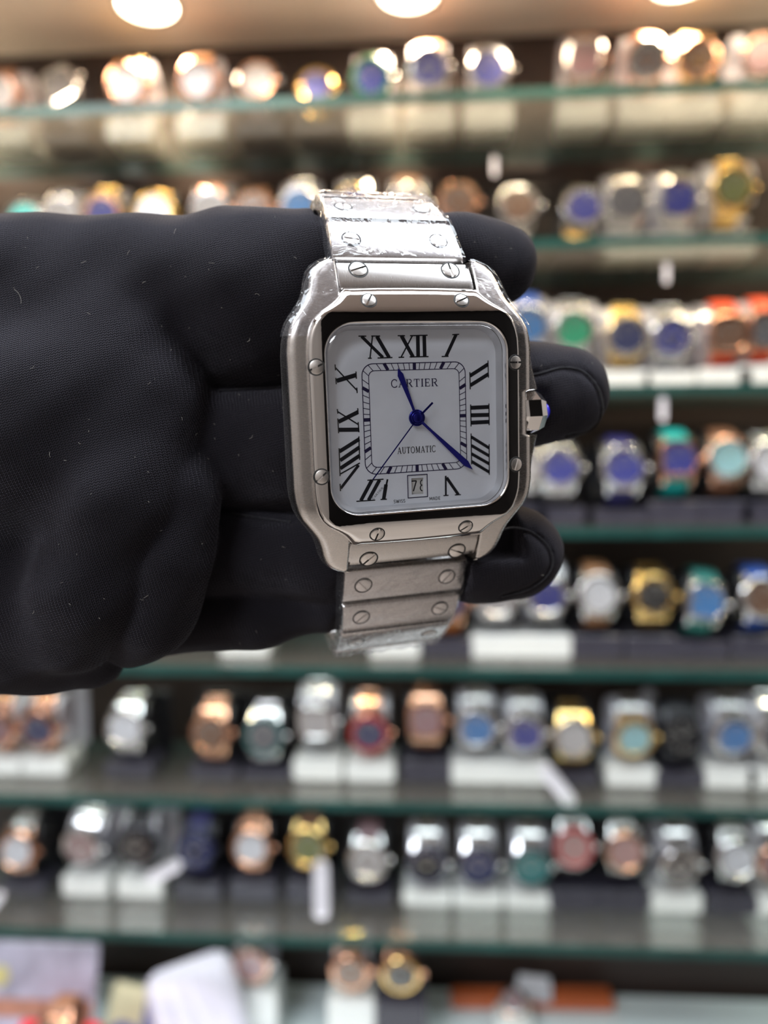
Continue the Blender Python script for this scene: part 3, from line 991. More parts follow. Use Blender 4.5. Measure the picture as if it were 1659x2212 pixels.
def bez_z(x, y, t):
    dx, dy = max(0, abs(x) - 15.6), max(0, abs(y) - 16.3)
    z = 2.62 - .16 * dx * dx / (dx + .25) - .58 * dy * dy / (dy + .7) - .010 * dy * dy
    if t > .8:
        z -= .85 * ((t - .8) / .2) ** 2
    if t < .10:
        z -= .35 * ((.10 - t) / .10) ** 2
    return z


bz = MB()
TS = [0, .03, .06, .10, .2, .35, .5, .62, .74, .8, .86, .91, .95, .98, 1.0]
rows = []
for t in TS:
    row = []
    for a in ANG:
        f = fold(a)
        ri, ro = rr(14.95, 14.7, 4.6, f), ray_out(f)
        q = ri + (ro - ri) * t
        x, y = q * math.cos(a), q * math.sin(a)
        row.append((x, y, bez_z(x, y, t)))
    rows.append(row)
skirt = [(x, y, max(ztop(y) - .5, -3.4) if abs(y) < 19.5 else -1.9) for x, y, z in rows[-1]]
inner = [(x, y, 1.1) for x, y, z in rows[0]]
vs = [p for row in [inner] + rows + [skirt] for p in row]
fs = []
for i in range(len(rows) + 1):
    for k in range(NA):
        j = (k + 1) % NA
        fs.append((i * NA + k, i * NA + j, (i + 1) * NA + j, (i + 1) * NA + k))
bz.add(vs, fs)
hm('bezel', bz, 'polished', label='mirror polished bezel', angle=50)

# crystal: flat plate with a rounded rim
cr = MB()
rows = []
for inset, z in ((0.02, 1.2), (0.02, 2.20), (.25, 2.52), (.65, 2.70), (1.15, 2.78), (1.8, 2.80)):
    rows.append([(rr(14.95 - inset, 14.7 - inset, 4.6 - inset * .5, fold(a)) * math.cos(a), rr(14.95 - inset, 14.7 - inset, 4.6 - inset * .5, fold(a)) * math.sin(a), z) for a in ANG])
vs = [p for row in rows for p in row] + [(0, 0, 2.84)]
fs = []
for i in range(len(rows) - 1):
    for k in range(NA):
        j = (k + 1) % NA
        fs.append((i * NA + k, i * NA + j, (i + 1) * NA + j, (i + 1) * NA + k))
b = (len(rows) - 1) * NA
fs += [(b + k, b + (k + 1) % NA, len(vs) - 1) for k in range(NA)]
cr.add(vs, fs)
hm('crystal', cr, 'crystal', label='clear sapphire crystal')

# rehaut wall inside the opening
rh = MB()
w0 = [(rr(14.9, 14.65, 4.6, fold(a)) * math.cos(a), rr(14.9, 14.65, 4.6, fold(a)) * math.sin(a), 1.15) for a in ANG]
w1 = [(rr(14.2, 13.95, 4.0, fold(a)) * math.cos(a), rr(14.2, 13.95, 4.0, fold(a)) * math.sin(a), -.05) for a in ANG]
rh.add(w0 + w1, [(k, (k + 1) % NA, NA + (k + 1) % NA, NA + k) for k in range(NA)])
MAT['rehaut'] = principled('rehaut_satin', (.62, .62, .64), .35, .6)
hm('inner_rim', rh, 'rehaut')

# dial plate with the date opening left out
dl = MB()
WX0, WX1, WY0, WY1 = -1.05, 1.05, -12.55, -9.85
outl = [(rr(14.25, 14.0, 4.0, fold(a)) * math.cos(a), rr(14.25, 14.0, 4.0, fold(a)) * math.sin(a), 0.0) for a in ANG]
hole = [(WX0, WY0, 0), (WX1, WY0, 0), (WX1, WY1, 0), (WX0, WY1, 0)]
vv = outl + hole
dl.add(vv, [tuple(t) for t in tessellate_polygon([[Vector(p) for p in outl], [Vector(p) for p in reversed(hole)]])])
# fix indices of the hole, whose corners were handed over in reverse
dl.f = [tuple(i if i < NA else NA + 3 - (i - NA) for i in f) for f in dl.f]
dial = hm('dial', dl, 'dial', smooth=False)

NUM = {
'XI': [(-8.62, 13.05, -5.22, 9.72, 0.7), (-6.82, 13.03, -7.35, 9.72, 0.22), (-6.11, 13.02, -4.2, 9.7, 0.7), (-9.11, 13.09, -7.82, 13.07, 0.19), (-7.02, 13.08, -5.56, 13.06, 0.19), (-7.68, 9.66, -7.07, 9.65, 0.19), (-6.11, 9.66, -3.64, 9.69, 0.19)],
'XII': [(-2.04, 13.07, -0.18, 9.72, 0.7), (-0.19, 13.05, -2.2, 9.71, 0.22), (0.72, 13.04, 0.68, 9.75, 0.62), (1.81, 13.02, 1.8, 9.78, 0.62), (-2.66, 13.08, -1.43, 13.06, 0.19), (-0.6, 13.05, 2.39, 13.09, 0.19), (-2.62, 9.69, -1.69, 9.7, 0.19), (-0.76, 9.73, 2.46, 9.72, 0.19)],
'I': [(7.31, 13.15, 5.48, 9.71, 0.62), (6.64, 13.13, 7.83, 13.18, 0.19), (4.71, 9.68, 5.92, 9.7, 0.19)],
'II': [(9.61, 6.46, 12.87, 8.27, 0.7), (9.64, 4.91, 12.91, 6.67, 0.7), (9.6, 7.07, 9.63, 4.26, 0.19), (12.86, 8.89, 12.9, 6.07, 0.19)],
'III': [(9.63, 1.24, 12.94, 1.27, 0.66), (9.6, 0.01, 12.92, -0.05, 0.66), (9.69, -1.22, 12.9, -1.21, 0.66), (9.64, 1.79, 9.65, -1.83, 0.19), (12.93, 1.83, 12.93, -1.77, 0.19)],
'IIII': [(9.65, -3.56, 12.87, -5.6, 0.6), (9.66, -5.0, 12.86, -6.92, 0.6), (9.65, -6.38, 12.84, -8.26, 0.6), (9.63, -7.66, 12.82, -9.67, 0.6), (9.63, -3.0, 9.64, -8.18, 0.19), (12.88, -4.95, 12.83, -10.14, 0.19)],
'V': [(4.97, -9.8, 4.92, -13.04, 0.32), (5.13, -10.12, 7.15, -13.09, 0.63), (4.49, -13.09, 5.41, -13.1, 0.19), (6.54, -13.12, 7.62, -13.13, 0.19)],
'VII': [(-7.77, -9.69, -9.75, -12.92, 0.7), (-6.48, -9.74, -8.46, -12.94, 0.7), (-5.42, -10.56, -5.9, -12.95, 0.63), (-5.12, -9.73, -5.55, -11.26, 0.3), (-8.54, -9.68, -5.81, -9.68, 0.19), (-10.5, -12.97, -7.33, -13.0, 0.19), (-6.44, -12.96, -5.35, -12.99, 0.19)],
'VIII': [(-9.61, -2.98, -12.96, -4.81, 0.7), (-9.66, -4.3, -12.9, -6.23, 0.7), (-9.66, -5.63, -12.93, -7.51, 0.7), (-9.66, -6.81, -12.96, -8.39, 0.22), (-9.88, -7.14, -12.99, -10.71, 0.63), (-12.98, -4.27, -13.01, -8.73, 0.19), (-9.66, -2.54, -9.69, -6.32, 0.19), (-13.06, -9.96, -13.05, -11.15, 0.19)],
'IX': [(-12.9, -0.11, -9.64, 1.3, 0.7), (-12.98, 1.51, -9.67, -0.69, 0.22), (-12.91, -1.37, -9.6, -1.49, 0.66), (-13.01, 1.9, -12.94, 1.17, 0.19), (-12.98, 0.42, -12.95, -1.9, 0.19), (-9.68, 1.92, -9.65, 0.95, 0.19), (-9.7, -0.29, -9.62, -1.91, 0.19)],
'X': [(-12.92, 6.28, -9.71, 7.1, 0.7), (-13.07, 8.37, -9.65, 4.66, 0.22), (-13.05, 8.82, -13.02, 7.9, 0.19), (-13.04, 6.76, -12.99, 5.76, 0.19), (-9.73, 7.65, -9.71, 6.5, 0.19), (-9.7, 5.14, -9.67, 4.28, 0.19)],
}
for k, st in NUM.items():
    m = MB()
    for x1, y1, x2, y2, w in st:
        # slanted strokes are wider along the numeral's line than across; keep the width measured along it
        d = math.hypot(x2 - x1, y2 - y1)
        horiz = max(abs(x1), abs(x2)) > max(abs(y1), abs(y2)) or k in ('VIII', 'IIII', 'II', 'III', 'IX', 'X')
        along = abs(x2 - x1) / d if horiz else abs(y2 - y1) / d
        m.quadstroke(x1, y1, x2, y2, w * (max(.72, along) if w > .3 else 1), .03)
    o = hm('numeral', m, 'ink', dial, smooth=False)

# minute track
tr = MB()


def track_ring(h, r, w):
    a = [(rr(h, h, r, fold(g)) * math.cos(g), rr(h, h, r, fold(g)) * math.sin(g), .025) for g in ANG]
    b = [(rr(h - w, h - w, r - w * .7, fold(g)) * math.cos(g), rr(h - w, h - w, r - w * .7, fold(g)) * math.sin(g), .025) for g in ANG]
    tr.add(a + b, [(k, (k + 1) % NA, NA + (k + 1) % NA, NA + k) for k in range(NA)])


track_ring(8.85, 1.9, .14)
track_ring(7.75, 1.0, .12)
for k in range(60):
    a = math.radians(6 * k)
    f = fold(a)
    r0, r1 = rr(7.72, 7.72, 1.0, f), rr(8.8, 8.8, 1.9, f)
    c, s = math.cos(a), math.sin(a)
    tr.quadstroke(r0 * c, r0 * s, r1 * c, r1 * s, .62 * max(.8, max(abs(c), abs(s))) if k % 5 == 0 and k % 15 else (.56 if k % 15 == 0 else .12), .025)
hm('minute_track', tr, 'ink_blue', dial, smooth=False)

# lettering drawn stroke by stroke
T_, H_, S_ = .15, .075, .06
arc = lambda cx, cy, rx, ry, a0, a1, n=12: [(cx + rx * math.cos(math.radians(a0 + (a1 - a0) * k / n)), cy + ry * math.sin(math.radians(a0 + (a1 - a0) * k / n))) for k in range(n + 1)]


def poly(pts, w):
    return [(*p, *q, w) for p, q in zip(pts, pts[1:])]


GLY = {
 'C': (.86, poly(arc(.46, .5, .42, .5, 48, 312, 16), .115) + [(.76, .70, .76, .98, S_), (.76, .02, .76, .26, S_)]),
 'A': (.92, [(.10, 0, .44, 1, H_), (.44, 1, .80, 0, T_), (.22, .33, .66, .33, H_), (-.02, .03, .26, .03, S_), (.62, .03, .96, .03, S_)]),
 'R': (.92, [(.16, 0, .16, 1, T_), (.02, .97, .50, .97, S_), (.02, .03, .34, .03, S_), (.18, .5, .5, .5, S_), (.45, .5, .80, 0, T_), (.76, .03, .96, .03, S_)] + poly(arc(.48, .735, .24, .235, 90, -90), .12)),
 'T': (.84, [(.42, 0, .42, 1, T_), (.02, .965, .82, .965, .075), (.05, .72, .05, .98, S_), (.79, .72, .79, .98, S_), (.24, .03, .60, .03, S_)]),
 'I': (.40, [(.2, 0, .2, 1, T_), (.02, .97, .38, .97, S_), (.02, .03, .38, .03, S_)]),
 'E': (.80, [(.16, 0, .16, 1, T_), (.02, .965, .68, .965, .07), (.02, .035, .72, .035, .07), (.18, .5, .52, .5, H_), (.67, .74, .67, .98, S_), (.71, .02, .71, .28, S_), (.52, .38, .52, .62, S_)]),
 'U': (.90, [(.17, .35, .17, 1, T_), (.73, .35, .73, 1, H_), (.02, .97, .34, .97, S_), (.58, .97, .88, .97, S_)] + poly(arc(.45, .36, .28, .34, 180, 360), .11)),
 'O': (.96, poly(arc(.47, .5, .40, .48, 0, 360, 24), .12)),
 'M': (1.08, [(.16, 0, .16, 1, H_), (.16, 1, .52, .08, T_), (.52, .08, .88, 1, H_), (.88, 0, .88, 1, T_), (.02, .03, .30, .03, S_), (.72, .03, 1.04, .03, S_), (.02, .97, .2, .97, S_), (.86, .97, 1.04, .97, S_)]),
 's': (.62, poly(arc(.30, .74, .25, .24, 25, 270, 12), .15) + poly(arc(.30, .26, .25, .24, 90, -155, 12), .15)),
 'w': (1.05, [(.05, 1, .28, 0, .15), (.28, 0, .52, .9, .15), (.52, .9, .76, 0, .15), (.76, 0, .99, 1, .15)]),
 'i': (.32, [(.16, 0, .16, 1, .16)]),
 'm': (.95, [(.1, 0, .1, 1, .15), (.1, 1, .47, .25, .15), (.47, .25, .85, 1, .15), (.85, 0, .85, 1, .15)]),
 'a': (.82, [(.04, 0, .41, 1, .15), (.41, 1, .78, 0, .15), (.18, .32, .64, .32, .14)]),
 'd': (.85, [(.12, 0, .12, 1, .15)] + poly([(.12, .94), (.38, .94)] + arc(.38, .5, .34, .44, 90, -90) + [(.12, .06)], .14)),
 'e': (.70, [(.12, 0, .12, 1, .15), (.12, .93, .60, .93, .14), (.12, .07, .62, .07, .14), (.12, .5, .52, .5, .14)]),
 '7': (.7, [(.05, .94, .66, .94, .13), (.64, .94, .24, 0, .14)]),
}


def lettering(text, x0, x1, y0, y1, z=.03, M=None, gap=.14):
    adv = [GLY[c][0] for c in text]
    tot = sum(adv) + gap * (len(text) - 1)
    sx, sy = (x1 - x0) / tot, y1 - y0
    m = MB()
    x = 0
    for c, a in zip(text, adv):
        for ax, ay, bx, by, w in GLY[c][1]:
            m.quadstroke(x0 + (x + ax) * sx, y0 + ay * sy, x0 + (x + bx) * sx, y0 + by * sy, w * (sx + sy) / 2, z, M)
        x += a + gap
    return m


hm('lettering', lettering('CARTIER', -4.0, 3.95, 4.97, 6.22), 'ink_blue', dial, smooth=False)
hm('lettering', lettering('AUTOMATIC', -3.3, 3.3, -5.72, -4.66), 'ink', dial, smooth=False)
hm('lettering', lettering('swiss', -4.2, -2.22, -13.75, -13.2), 'ink', dial, smooth=False)
hm('lettering', lettering('made', 2.0, 3.95, -13.72, -13.17), 'ink', dial, smooth=False)
sl = Matrix.Translation((-7.63, -12.9, 0)) @ Matrix.Rotation(math.radians(44.5), 4, 'Z')
hm('lettering', lettering('CARTIER', 0, 2.5, .02, .36, .035, sl), 'ink', dial, smooth=False)

# date: printed border, bevelled white frame, disc below with its figures
db = MB()
for x1, y1, x2, y2 in ((-1.75, -13.05, 1.75, -13.05), (-1.75, -9.33, 1.75, -9.33), (-1.7, -13.1, -1.7, -9.28), (1.7, -13.1, 1.7, -9.28)):
    db.quadstroke(x1, y1, x2, y2, .15, .03)
hm('date_border', db, 'ink_blue', dial, smooth=False)
fr = MB()
o_ = [(-1.5, -12.95, .06), (1.5, -12.95, .06), (1.5, -9.45, .06), (-1.5, -9.45, .06)]
i_ = [(WX0, WY0, -.25), (WX1, WY0, -.25), (WX1, WY1, -.25), (WX0, WY1, -.25)]
fr.add(o_ + i_, [(k, (k + 1) % 4, 4 + (k + 1) % 4, 4 + k) for k in range(4)])
MAT['frame_white'] = principled('date_frame_white', (.80, .79, .77), .35)
hm('date_frame', fr, 'frame_white', dial, smooth=False)
dd = hm('date_disc', MB().box((0, -11.2, -.42), (2.9, 3.4, .1)), 'date', dial, smooth=False)
dg = lettering('7', -.98, .02, -12.05, -10.25, -.365)
for p in poly(arc(1.02, -10.72, .38, .45, 100, 260, 10), .2) + poly(arc(1.02, -11.6, .44, .5, 100, 260, 10), .2):
    dg.quadstroke(*p, -.365)
hm('date_figures', dg, 'ink', dial, smooth=False)


# hands
def sword(tx, ty, base_w, max_w, z, tip=.17, hub=0, thick=.12):
    d = math.hypot(tx, ty)
    ux, uy = tx / d, ty / d
    q = lambda s, w, zz: (ux * s - uy * w, uy * s + ux * w, zz)
    prof = [(0, base_w), (d * .25, base_w), (d * (1 - tip), max_w), (d, .03)]
    vs = []
    for s, w in prof:
        vs += [q(s, -w / 2, z), q(s, 0, z + thick), q(s, w / 2, z), q(s, 0, z - .06)]
    fs = []
    for i in range(3):
        for k in range(4):
            j = (k + 1) % 4
            fs.append((i * 4 + k, i * 4 + j, i * 4 + 4 + j, i * 4 + 4 + k))
    fs += [(0, 1, 2, 3), (12, 13, 14, 15)]
    m = MB().add(vs, fs)
    if hub:
        m.lathe([(0, z - .08), (hub, z - .08), (hub, z + .12), (hub - .12, z + .2), (0, z + .2)], 28, 'z')
    return m


hm('hand', sword(-2.95, 7.95, .45, 1.02, .55, .13, 1.35), 'blue_steel', label='blue hour hand', angle=20)
hm('hand', sword(9.5, -8.95, .45, 1.08, .80, .12, 1.05), 'blue_steel', label='blue minute hand', angle=20)
sh = MB()
sh.quadstroke(-7.9, -9.5, 0, 0, .20, 1.12)
sh.quadstroke(0, 0, 2.6, 2.35, .34, 1.12)
sh.lathe([(0, 1.0), (.78, 1.0), (.78, 1.16), (.66, 1.24), (0, 1.26)], 28, 'z')
sh.lathe([(.30, 1.26), (.30, 1.34), (.2, 1.36), (0, 1.36)], 6, 'z')
hm('hand', sh, 'blue_steel', label='thin blue seconds hand')


# slotted screws
MAT['screw'] = noise_vary(principled('screw_steel', (.80, .76, .73), .34, 1), (2000, 2000, 2000), .05, .05)
def screw_mesh(r, h):
    m = MB()
    n = 24
    for s in (1, -1):
        vs, fs = [], []
        pts = []
        gap = r * .13
        a0 = math.asin(gap / (r * .92))
        ring = [a0 + (math.pi - 2 * a0) * k / n for k in range(n + 1)]
        for q, z in ((.92, 0), (.92, h * .85), (.85, h)):
            for a in ring:
                pts.append((q * r * math.cos(a), s * max(gap, q * r * math.sin(a)), z))
        c = n + 1
        for i in range(2):
            for k in range(n):
                fs.append((i * c + k, i * c + k + 1, i * c + c + k + 1, i * c + c + k))
            fs.append((i * c, i * c + c, i * c + c + n, i * c + n))
        fs.append(tuple(range(2 * c, 3 * c)))
        m.add(pts, fs)
    m.lathe([(r * .93, -.05), (r * .93, h * .22), (0, h * .22)], 24, 'z')
    m.lathe([(r * 1.0, -.05), (r * 1.0, h * .55), (r * 1.16, h * .5), (r * 1.2, -.05)], 28, 'z')
    me = m.mesh('screw', MAT['screw'], scale=mm, angle=30)
    me.materials.append(MAT['groove'])
    for p in me.polygons:                               # dark slot floor and dark seat around the head
        if math.hypot(p.center.x, p.center.y) > .96 * r * mm or (abs(p.normal.z) > .9 and p.center.z < h * .3 * mm):
            p.material_index = 1
    return me


SCREW_B, SCREW_L = screw_mesh(1.12, .26), screw_mesh(1.42, .24)


def face_frame(p, nrm, spin):
    nrm = Vector(nrm).normalized()
    xax = Vector((1, 0, 0))
    xax = (xax - nrm * xax.dot(nrm)).normalized()
    yax = nrm.cross(xax)
    M = Matrix((xax, yax, nrm)).transposed().to_4x4()
    M.translation = Vector(p) * mm
    return M @ Matrix.Rotation(math.radians(spin), 4, 'Z')


bs = [(-16.55, 8.38, 25), (-16.5, -8.38, 40), (16.6, 8.38, 0), (16.6, -8.38, 70), (-7.67, 18.3, 60), (7.67, 18.3, 25), (-7.67, -18.3, 75), (7.67, -18.3, 35)]
for x, y, sp in bs:
    t = .55
    z = bez_z(x, y, t)
    nrm = (.16 * (1 if x > 0 else -1), 0, 1) if abs(x) > 15 else (0, (.52 if y > 0 else -.52), 1)
    obj('screw', SCREW_B, hero, None, face_frame((x, y, z - .06), nrm, sp))

# crown with facets and a blue stone
ck = MB()
prof = [(2.6, 19.4), (3.55, 20.0), (3.75, 20.5), (3.75, 22.9), (3.15, 24.1), (2.0, 24.6), (0, 24.7)]
ck.lathe(prof, 8, 'x', Matrix.Translation((0, 0, -3.6)) @ Matrix.Rotation(math.radians(10), 4, 'X'))
crown = hm('crown', ck, 'polished', smooth=False, label='faceted steel winding crown')
cb = MB().lathe([(1.75, 24.4), (1.7, 24.9), (1.3, 25.5), (.7, 25.9), (0, 26.0)], 24, 'x', Matrix.Translation((0, 0, -3.6)))
hm('cabochon', cb, 'cabochon', crown, label='pointed blue stone')

# bracelet: path of the outer surface in the (y, z) plane, one segment per link, from the case over the top and back round
PATH = [((20.5, -1.5), (25.2, -4.3), 11.45, 11.45), ((25.9, -5.7), (32.9, -10.6), 11.4, 10.8), ((33.4, -11.2), (38.5, -18.6), 10.7, 10.0), ((38.9, -19.4), (40.9, -27.2), 9.9, 9.5),
        ((41.0, -28.2), (38.9, -35.4), 9.5, 9.3), ((38.2, -36.2), (31.5, -40.2), 9.3, 9.2),
        ((-20.2, -1.5), (-24.7, -4.1), 11.6, 11.6), ((-25.9, -6.6), (-32.5, -9.8), 11.4, 11.4), ((-33.1, -10.1), (-38.8, -13.1), 11.2, 10.9), ((-39.3, -13.6), (-45.5, -21.4), 10.9, 10.5),
        ((-45.9, -22.2), (-46.4, -30.0), 10.4, 10.2), ((-46.1, -30.9), (-41.6, -37.4), 10.2, 9.9)]
xs = [30.6 - k * 7.9 for k in range(10)]
for a, b in zip(xs, xs[1:]):
    PATH.append(((a, -40.6), (b + .6, -40.6), 9.2, 9.2))


def link_mesh(Lg, wa, wb, th):
    h = Lg / 2 - .12
    prof = [(-h, -th), (-h, -.55), (-h + .22, -.16), (-h + .7, -.02), (-h * .4, .10), (h * .4, .10), (h - .7, -.02), (h - .22, -.16), (h, -.55), (h, -th)]
    vs, fs = [], []
    cols = [(-1, -.30), (-.985, -.08), (-.95, 0), (.95, 0), (.985, -.08), (1, -.30)]
    n = len(prof)
    for cx_, dz in cols:
        for s, z in prof:
            w = wa + (wb - wa) * (s + h) / (2 * h)
            vs.append((cx_ * w, s, z + (dz if z > -th + .01 else 0)))
    for i in range(len(cols) - 1):
        for k in range(n):
            j = (k + 1) % n
            fs.append((i * n + k, i * n + j, i * n + n + j, i * n + n + k))
    fs += [tuple(range(n)), tuple(range((len(cols) - 1) * n, len(cols) * n))]
    return MB().add(vs, fs).mesh('bracelet_link', MAT['brushed_x'], scale=mm, angle=40)


def seg_frame(a, b, sgn_center=(0, -22)):
    """x across, y along the link, z outwards"""
    A, B = Vector((0, *a)), Vector((0, *b))
    t = (B - A).normalized()
    mid = (A + B) / 2
    xax = Vector((1, 0, 0))
    n = xax.cross(t)
    out = mid - Vector((0, -3.0, -22.0))
    if n.dot(out) < 0:
        n = -n
        xax = -xax
    M = Matrix((xax, t, n)).transposed().to_4x4()
    M.translation = mid * mm
    return M, (B - A).length


cache = {}
for i, (a, b, wa, wb) in enumerate(PATH):
    M, Lg = seg_frame(a, b)
    key = (round(Lg, 1), wa, wb)
    if key not in cache:
        cache[key] = link_mesh(Lg, wa, wb, 2.6 if i not in (0, 6) else 3.0)
    lk = obj('bracelet_link', cache[key], hero, None, M)
    if i < 12:
        sp = random.uniform(0, 180)
        for s in (-1, 1):
            xw = (wa + wb) / 2 * .685
            obj('screw', SCREW_L, lk, None, Matrix.Translation((s * xw * mm, (-.2 + (1.2 if i in (0, 6) else 0)) * mm, .02 * mm)) @ Matrix.Rotation(math.radians(sp + 37 * s), 4, 'Z'))


# clear film wrapped over the links
def wob(x, s, k):
    return (.10 * math.sin(x * 1.3 + s * .9 + k) + .08 * math.sin(x * .47 - s * 1.9 + 2 * k) + .06 * math.sin(x * 2.9 + 1.7 * s + 3 * k) * math.sin(.8 * s + k))


def film(idx, k):
    m = MB()
    pts = []
    for i in idx:
        a, b, wa, wb = PATH[i]
        A, B = Vector(a), Vector(b)
        for q in np.linspace(0, 1, 14):
            pts.append((A.lerp(B, float(q)), wa + (wb - wa) * q))
    n = len(pts)
    us = [-1.06, -1.05, -1.03] + [x / 20 for x in range(-20, 21)] + [1.03, 1.05, 1.06]
    vs, fs = [], []
    run = 0
    for i, (p, w) in enumerate(pts):
        t = (pts[min(i + 2, n - 1)][0] - pts[max(i - 2, 0)][0]).normalized()
        nr = Vector((-t.y, t.x))
        if nr.dot(p - Vector((-3.0, -22.0))) < 0:
            nr = -nr
        if i:
            run += (p - pts[i - 1][0]).length
        for u in us:
            x = u * w
            side = 0 if abs(u) <= 1.02 else (-1.2 if abs(u) < 1.045 else (-2.2 if abs(u) < 1.055 else -3.0))
            o = .5 + 2.0 * abs(wob(x, run, k)) ** 1.0 * (1 if abs(u) < .97 else .3) + side
            q = p + nr * o
            vs.append((x, q.x, q.y))
    c = len(us)
    for i in range(n - 1):
        for j in range(c - 1):
            fs.append((i * c + j, i * c + j + 1, i * c + c + j + 1, i * c + c + j))
    m.add(vs, fs)
    return hm('protective_film', m, 'film', label='crinkled clear protective film', angle=60)


film([1, 2, 3], .3)
film([7, 8, 9, 10], 1.7)


BEZX = [(13, 17.5), (14.3, 17.15), (15.7, 16.4), (16.8, 15.2), (17.7, 13.8), (18.6, 12.6), (19.5, 11.75), (20.3, 11.2), (26, 11.2)]


def lug_film(sx, k):
    """loose film folded round an upper corner of the case"""
    m = MB()
    nx, ny = 30, 34
    vs, fs = [], []
    for j in range(ny + 1):
        y = 13.2 + (25.6 - 13.2) * j / ny
        xo = interp(XO, y)
        for i in range(nx + 1):
            x0 = max(11.2, interp(BEZX, y) + .15)
            x = x0 + (xo + 1.0 - x0) * i / nx
            e = max(0, x - (xo - .6))
            z = ztop(y) + .32 + .5 * abs(wob(x * 1.6, y * 1.5, k)) - .75 * e * e
            vs.append((sx * x, y, z))
    c = nx + 1
    for j in range(ny):
        for i in range(nx):
            a = j * c + i
            fs.append((a, a + 1, a + c + 1, a + c))
    m.add(vs, fs)
    return hm('protective_film', m, 'film', label='loose clear film over a case corner', angle=60)


lug_film(-1, .9)
lug_film(1, 2.2)

# ------------------------------------------------------------------ the gloved hand: one continuous surface
# worked out in the camera's axes (millimetres, x right, y up, depth away) and stored around the palm
def q3(px, py, d):
    return np.array([(px - CX) / F_PX * d, -(py - CY) / F_PX * d, -d])


def pr(r, d):
    return r / F_PX * d


def cone(P, a, ra, b, rb):
    """signed distance to a capsule whose radius runs from ra to rb"""
    ba = b - a
    t = np.clip(((P - a) @ ba) / (ba @ ba), 0, 1)
    return np.linalg.norm(P - a - t[..., None] * ba, axis=-1) - (ra + (rb - ra) * t)


def smin(a, b, k):
    h = np.clip(.5 + .5 * (b - a) / k, 0, 1)
    return b + (a - b) * h - k * h * (1 - h)


def chain(P, pts, k=2.0):
    d = None
    for (x0, y0, d0, r0), (x1, y1, d1, r1) in zip(pts, pts[1:]):
        c = cone(P, q3(x0, y0, d0), pr(r0, d0), q3(x1, y1, d1), pr(r1, d1))
        d = c if d is None else smin(d, c, k)
    return d


INDEX = [(330, 668, 148, 182), (560, 655, 147, 192), (700, 600, 145, 132), (860, 565, 144, 96), (1000, 566, 147, 90), (1078, 572, 149, 84)]
MIDDLE = [(430, 968, 147, 136), (640, 972, 146, 132), (820, 925, 145, 112), (1010, 880, 147, 108), (1130, 850, 148, 106), (1212, 850, 149, 100)]
RING = [(430, 1195, 148, 105), (700, 1200, 146, 100), (900, 1195, 145, 98), (1040, 1190, 147, 104), (1118, 1196, 148, 98)]
LITTLE = [(300, 1315, 152, 110), (560, 1322, 149, 74), (720, 1300, 148, 58), (850, 1285, 147, 50)]
SEAM_PX = [
    [(1120, 812), (1165, 806), (1215, 793), (1258, 800), (1290, 832), (1303, 870), (1298, 905), (1272, 932), (1225, 944)],
    [(1075, 1148), (1110, 1140), (1150, 1150), (1185, 1180), (1196, 1215), (1180, 1248), (1140, 1275), (1085, 1290)],
    [(470, 843), (510, 841), (560, 838), (612, 835)],
    [(500, 1109), (530, 1114), (570, 1120), (628, 1128)],
]
WINV = np.array((CAM_M.inverted() @ WATCH_M).inverted())      # camera metres -> watch metres


def watch_local(P):
    return (P * .001) @ WINV[:3, :3].T * 1000 + WINV[:3, 3] * 1000


def loop_solid(P, extra):
    """distance to the case and bracelet, so that the cloth gives way to them"""
    Q = watch_local(P)
    x, y, z = Q[..., 0], Q[..., 1], Q[..., 2]
    c = np.maximum(np.maximum(np.abs(x) - 21.5, np.abs(y) - 26), np.maximum(-9.4 - z, z - 30))
    cr = np.maximum(np.hypot(y, z + 3.6) - 4.4, np.maximum(20 - x, x - 26.5))
    c = np.minimum(c, cr)
    for a, b, wa, wb in PATH:
        a, b = np.array(a), np.array(b)
        ba = b - a
        t = np.clip(((y - a[0]) * ba[0] + (z - a[1]) * ba[1]) / (ba @ ba), 0, 1)
        dy, dz = y - a[0] - t * ba[0], z - a[1] - t * ba[1]
        m = (a + b) / 2
        inward = np.array([-3.0, -22.0]) - m
        nrm = np.array([-ba[1], ba[0]]) / math.hypot(*ba)
        if nrm @ inward < 0:
            nrm = -nrm
        dd = np.hypot(dy - nrm[0] * 1.3, dz - nrm[1] * 1.3) - 2.0
        c = np.minimum(c, np.maximum(dd, np.abs(x) - (wa + (wb - wa) * t) - .5))
    # nothing of the cloth stays outside the closed band where the band runs
    poly_ = [PATH[k][e] for k in (6, 7, 8, 9, 10, 11) for e in (0, 1)] + [PATH[k][e] for k in range(20, 11, -1) for e in (1, 0)] + [PATH[k][e] for k in (5, 4, 3, 2, 1, 0) for e in (1, 0)]
    inside = np.zeros(y.shape, bool)
    for (y1, z1), (y2, z2) in zip(poly_, poly_[1:] + poly_[:1]):
        cr_ = ((z1 > z) != (z2 > z))
        if z1 != z2:
            inside ^= cr_ & (y < (y2 - y1) * (z - z1) / (z2 - z1) + y1)
    c = np.where((~inside) & (np.abs(x) < 11.3), np.minimum(c, -.5), c)
    return c - extra


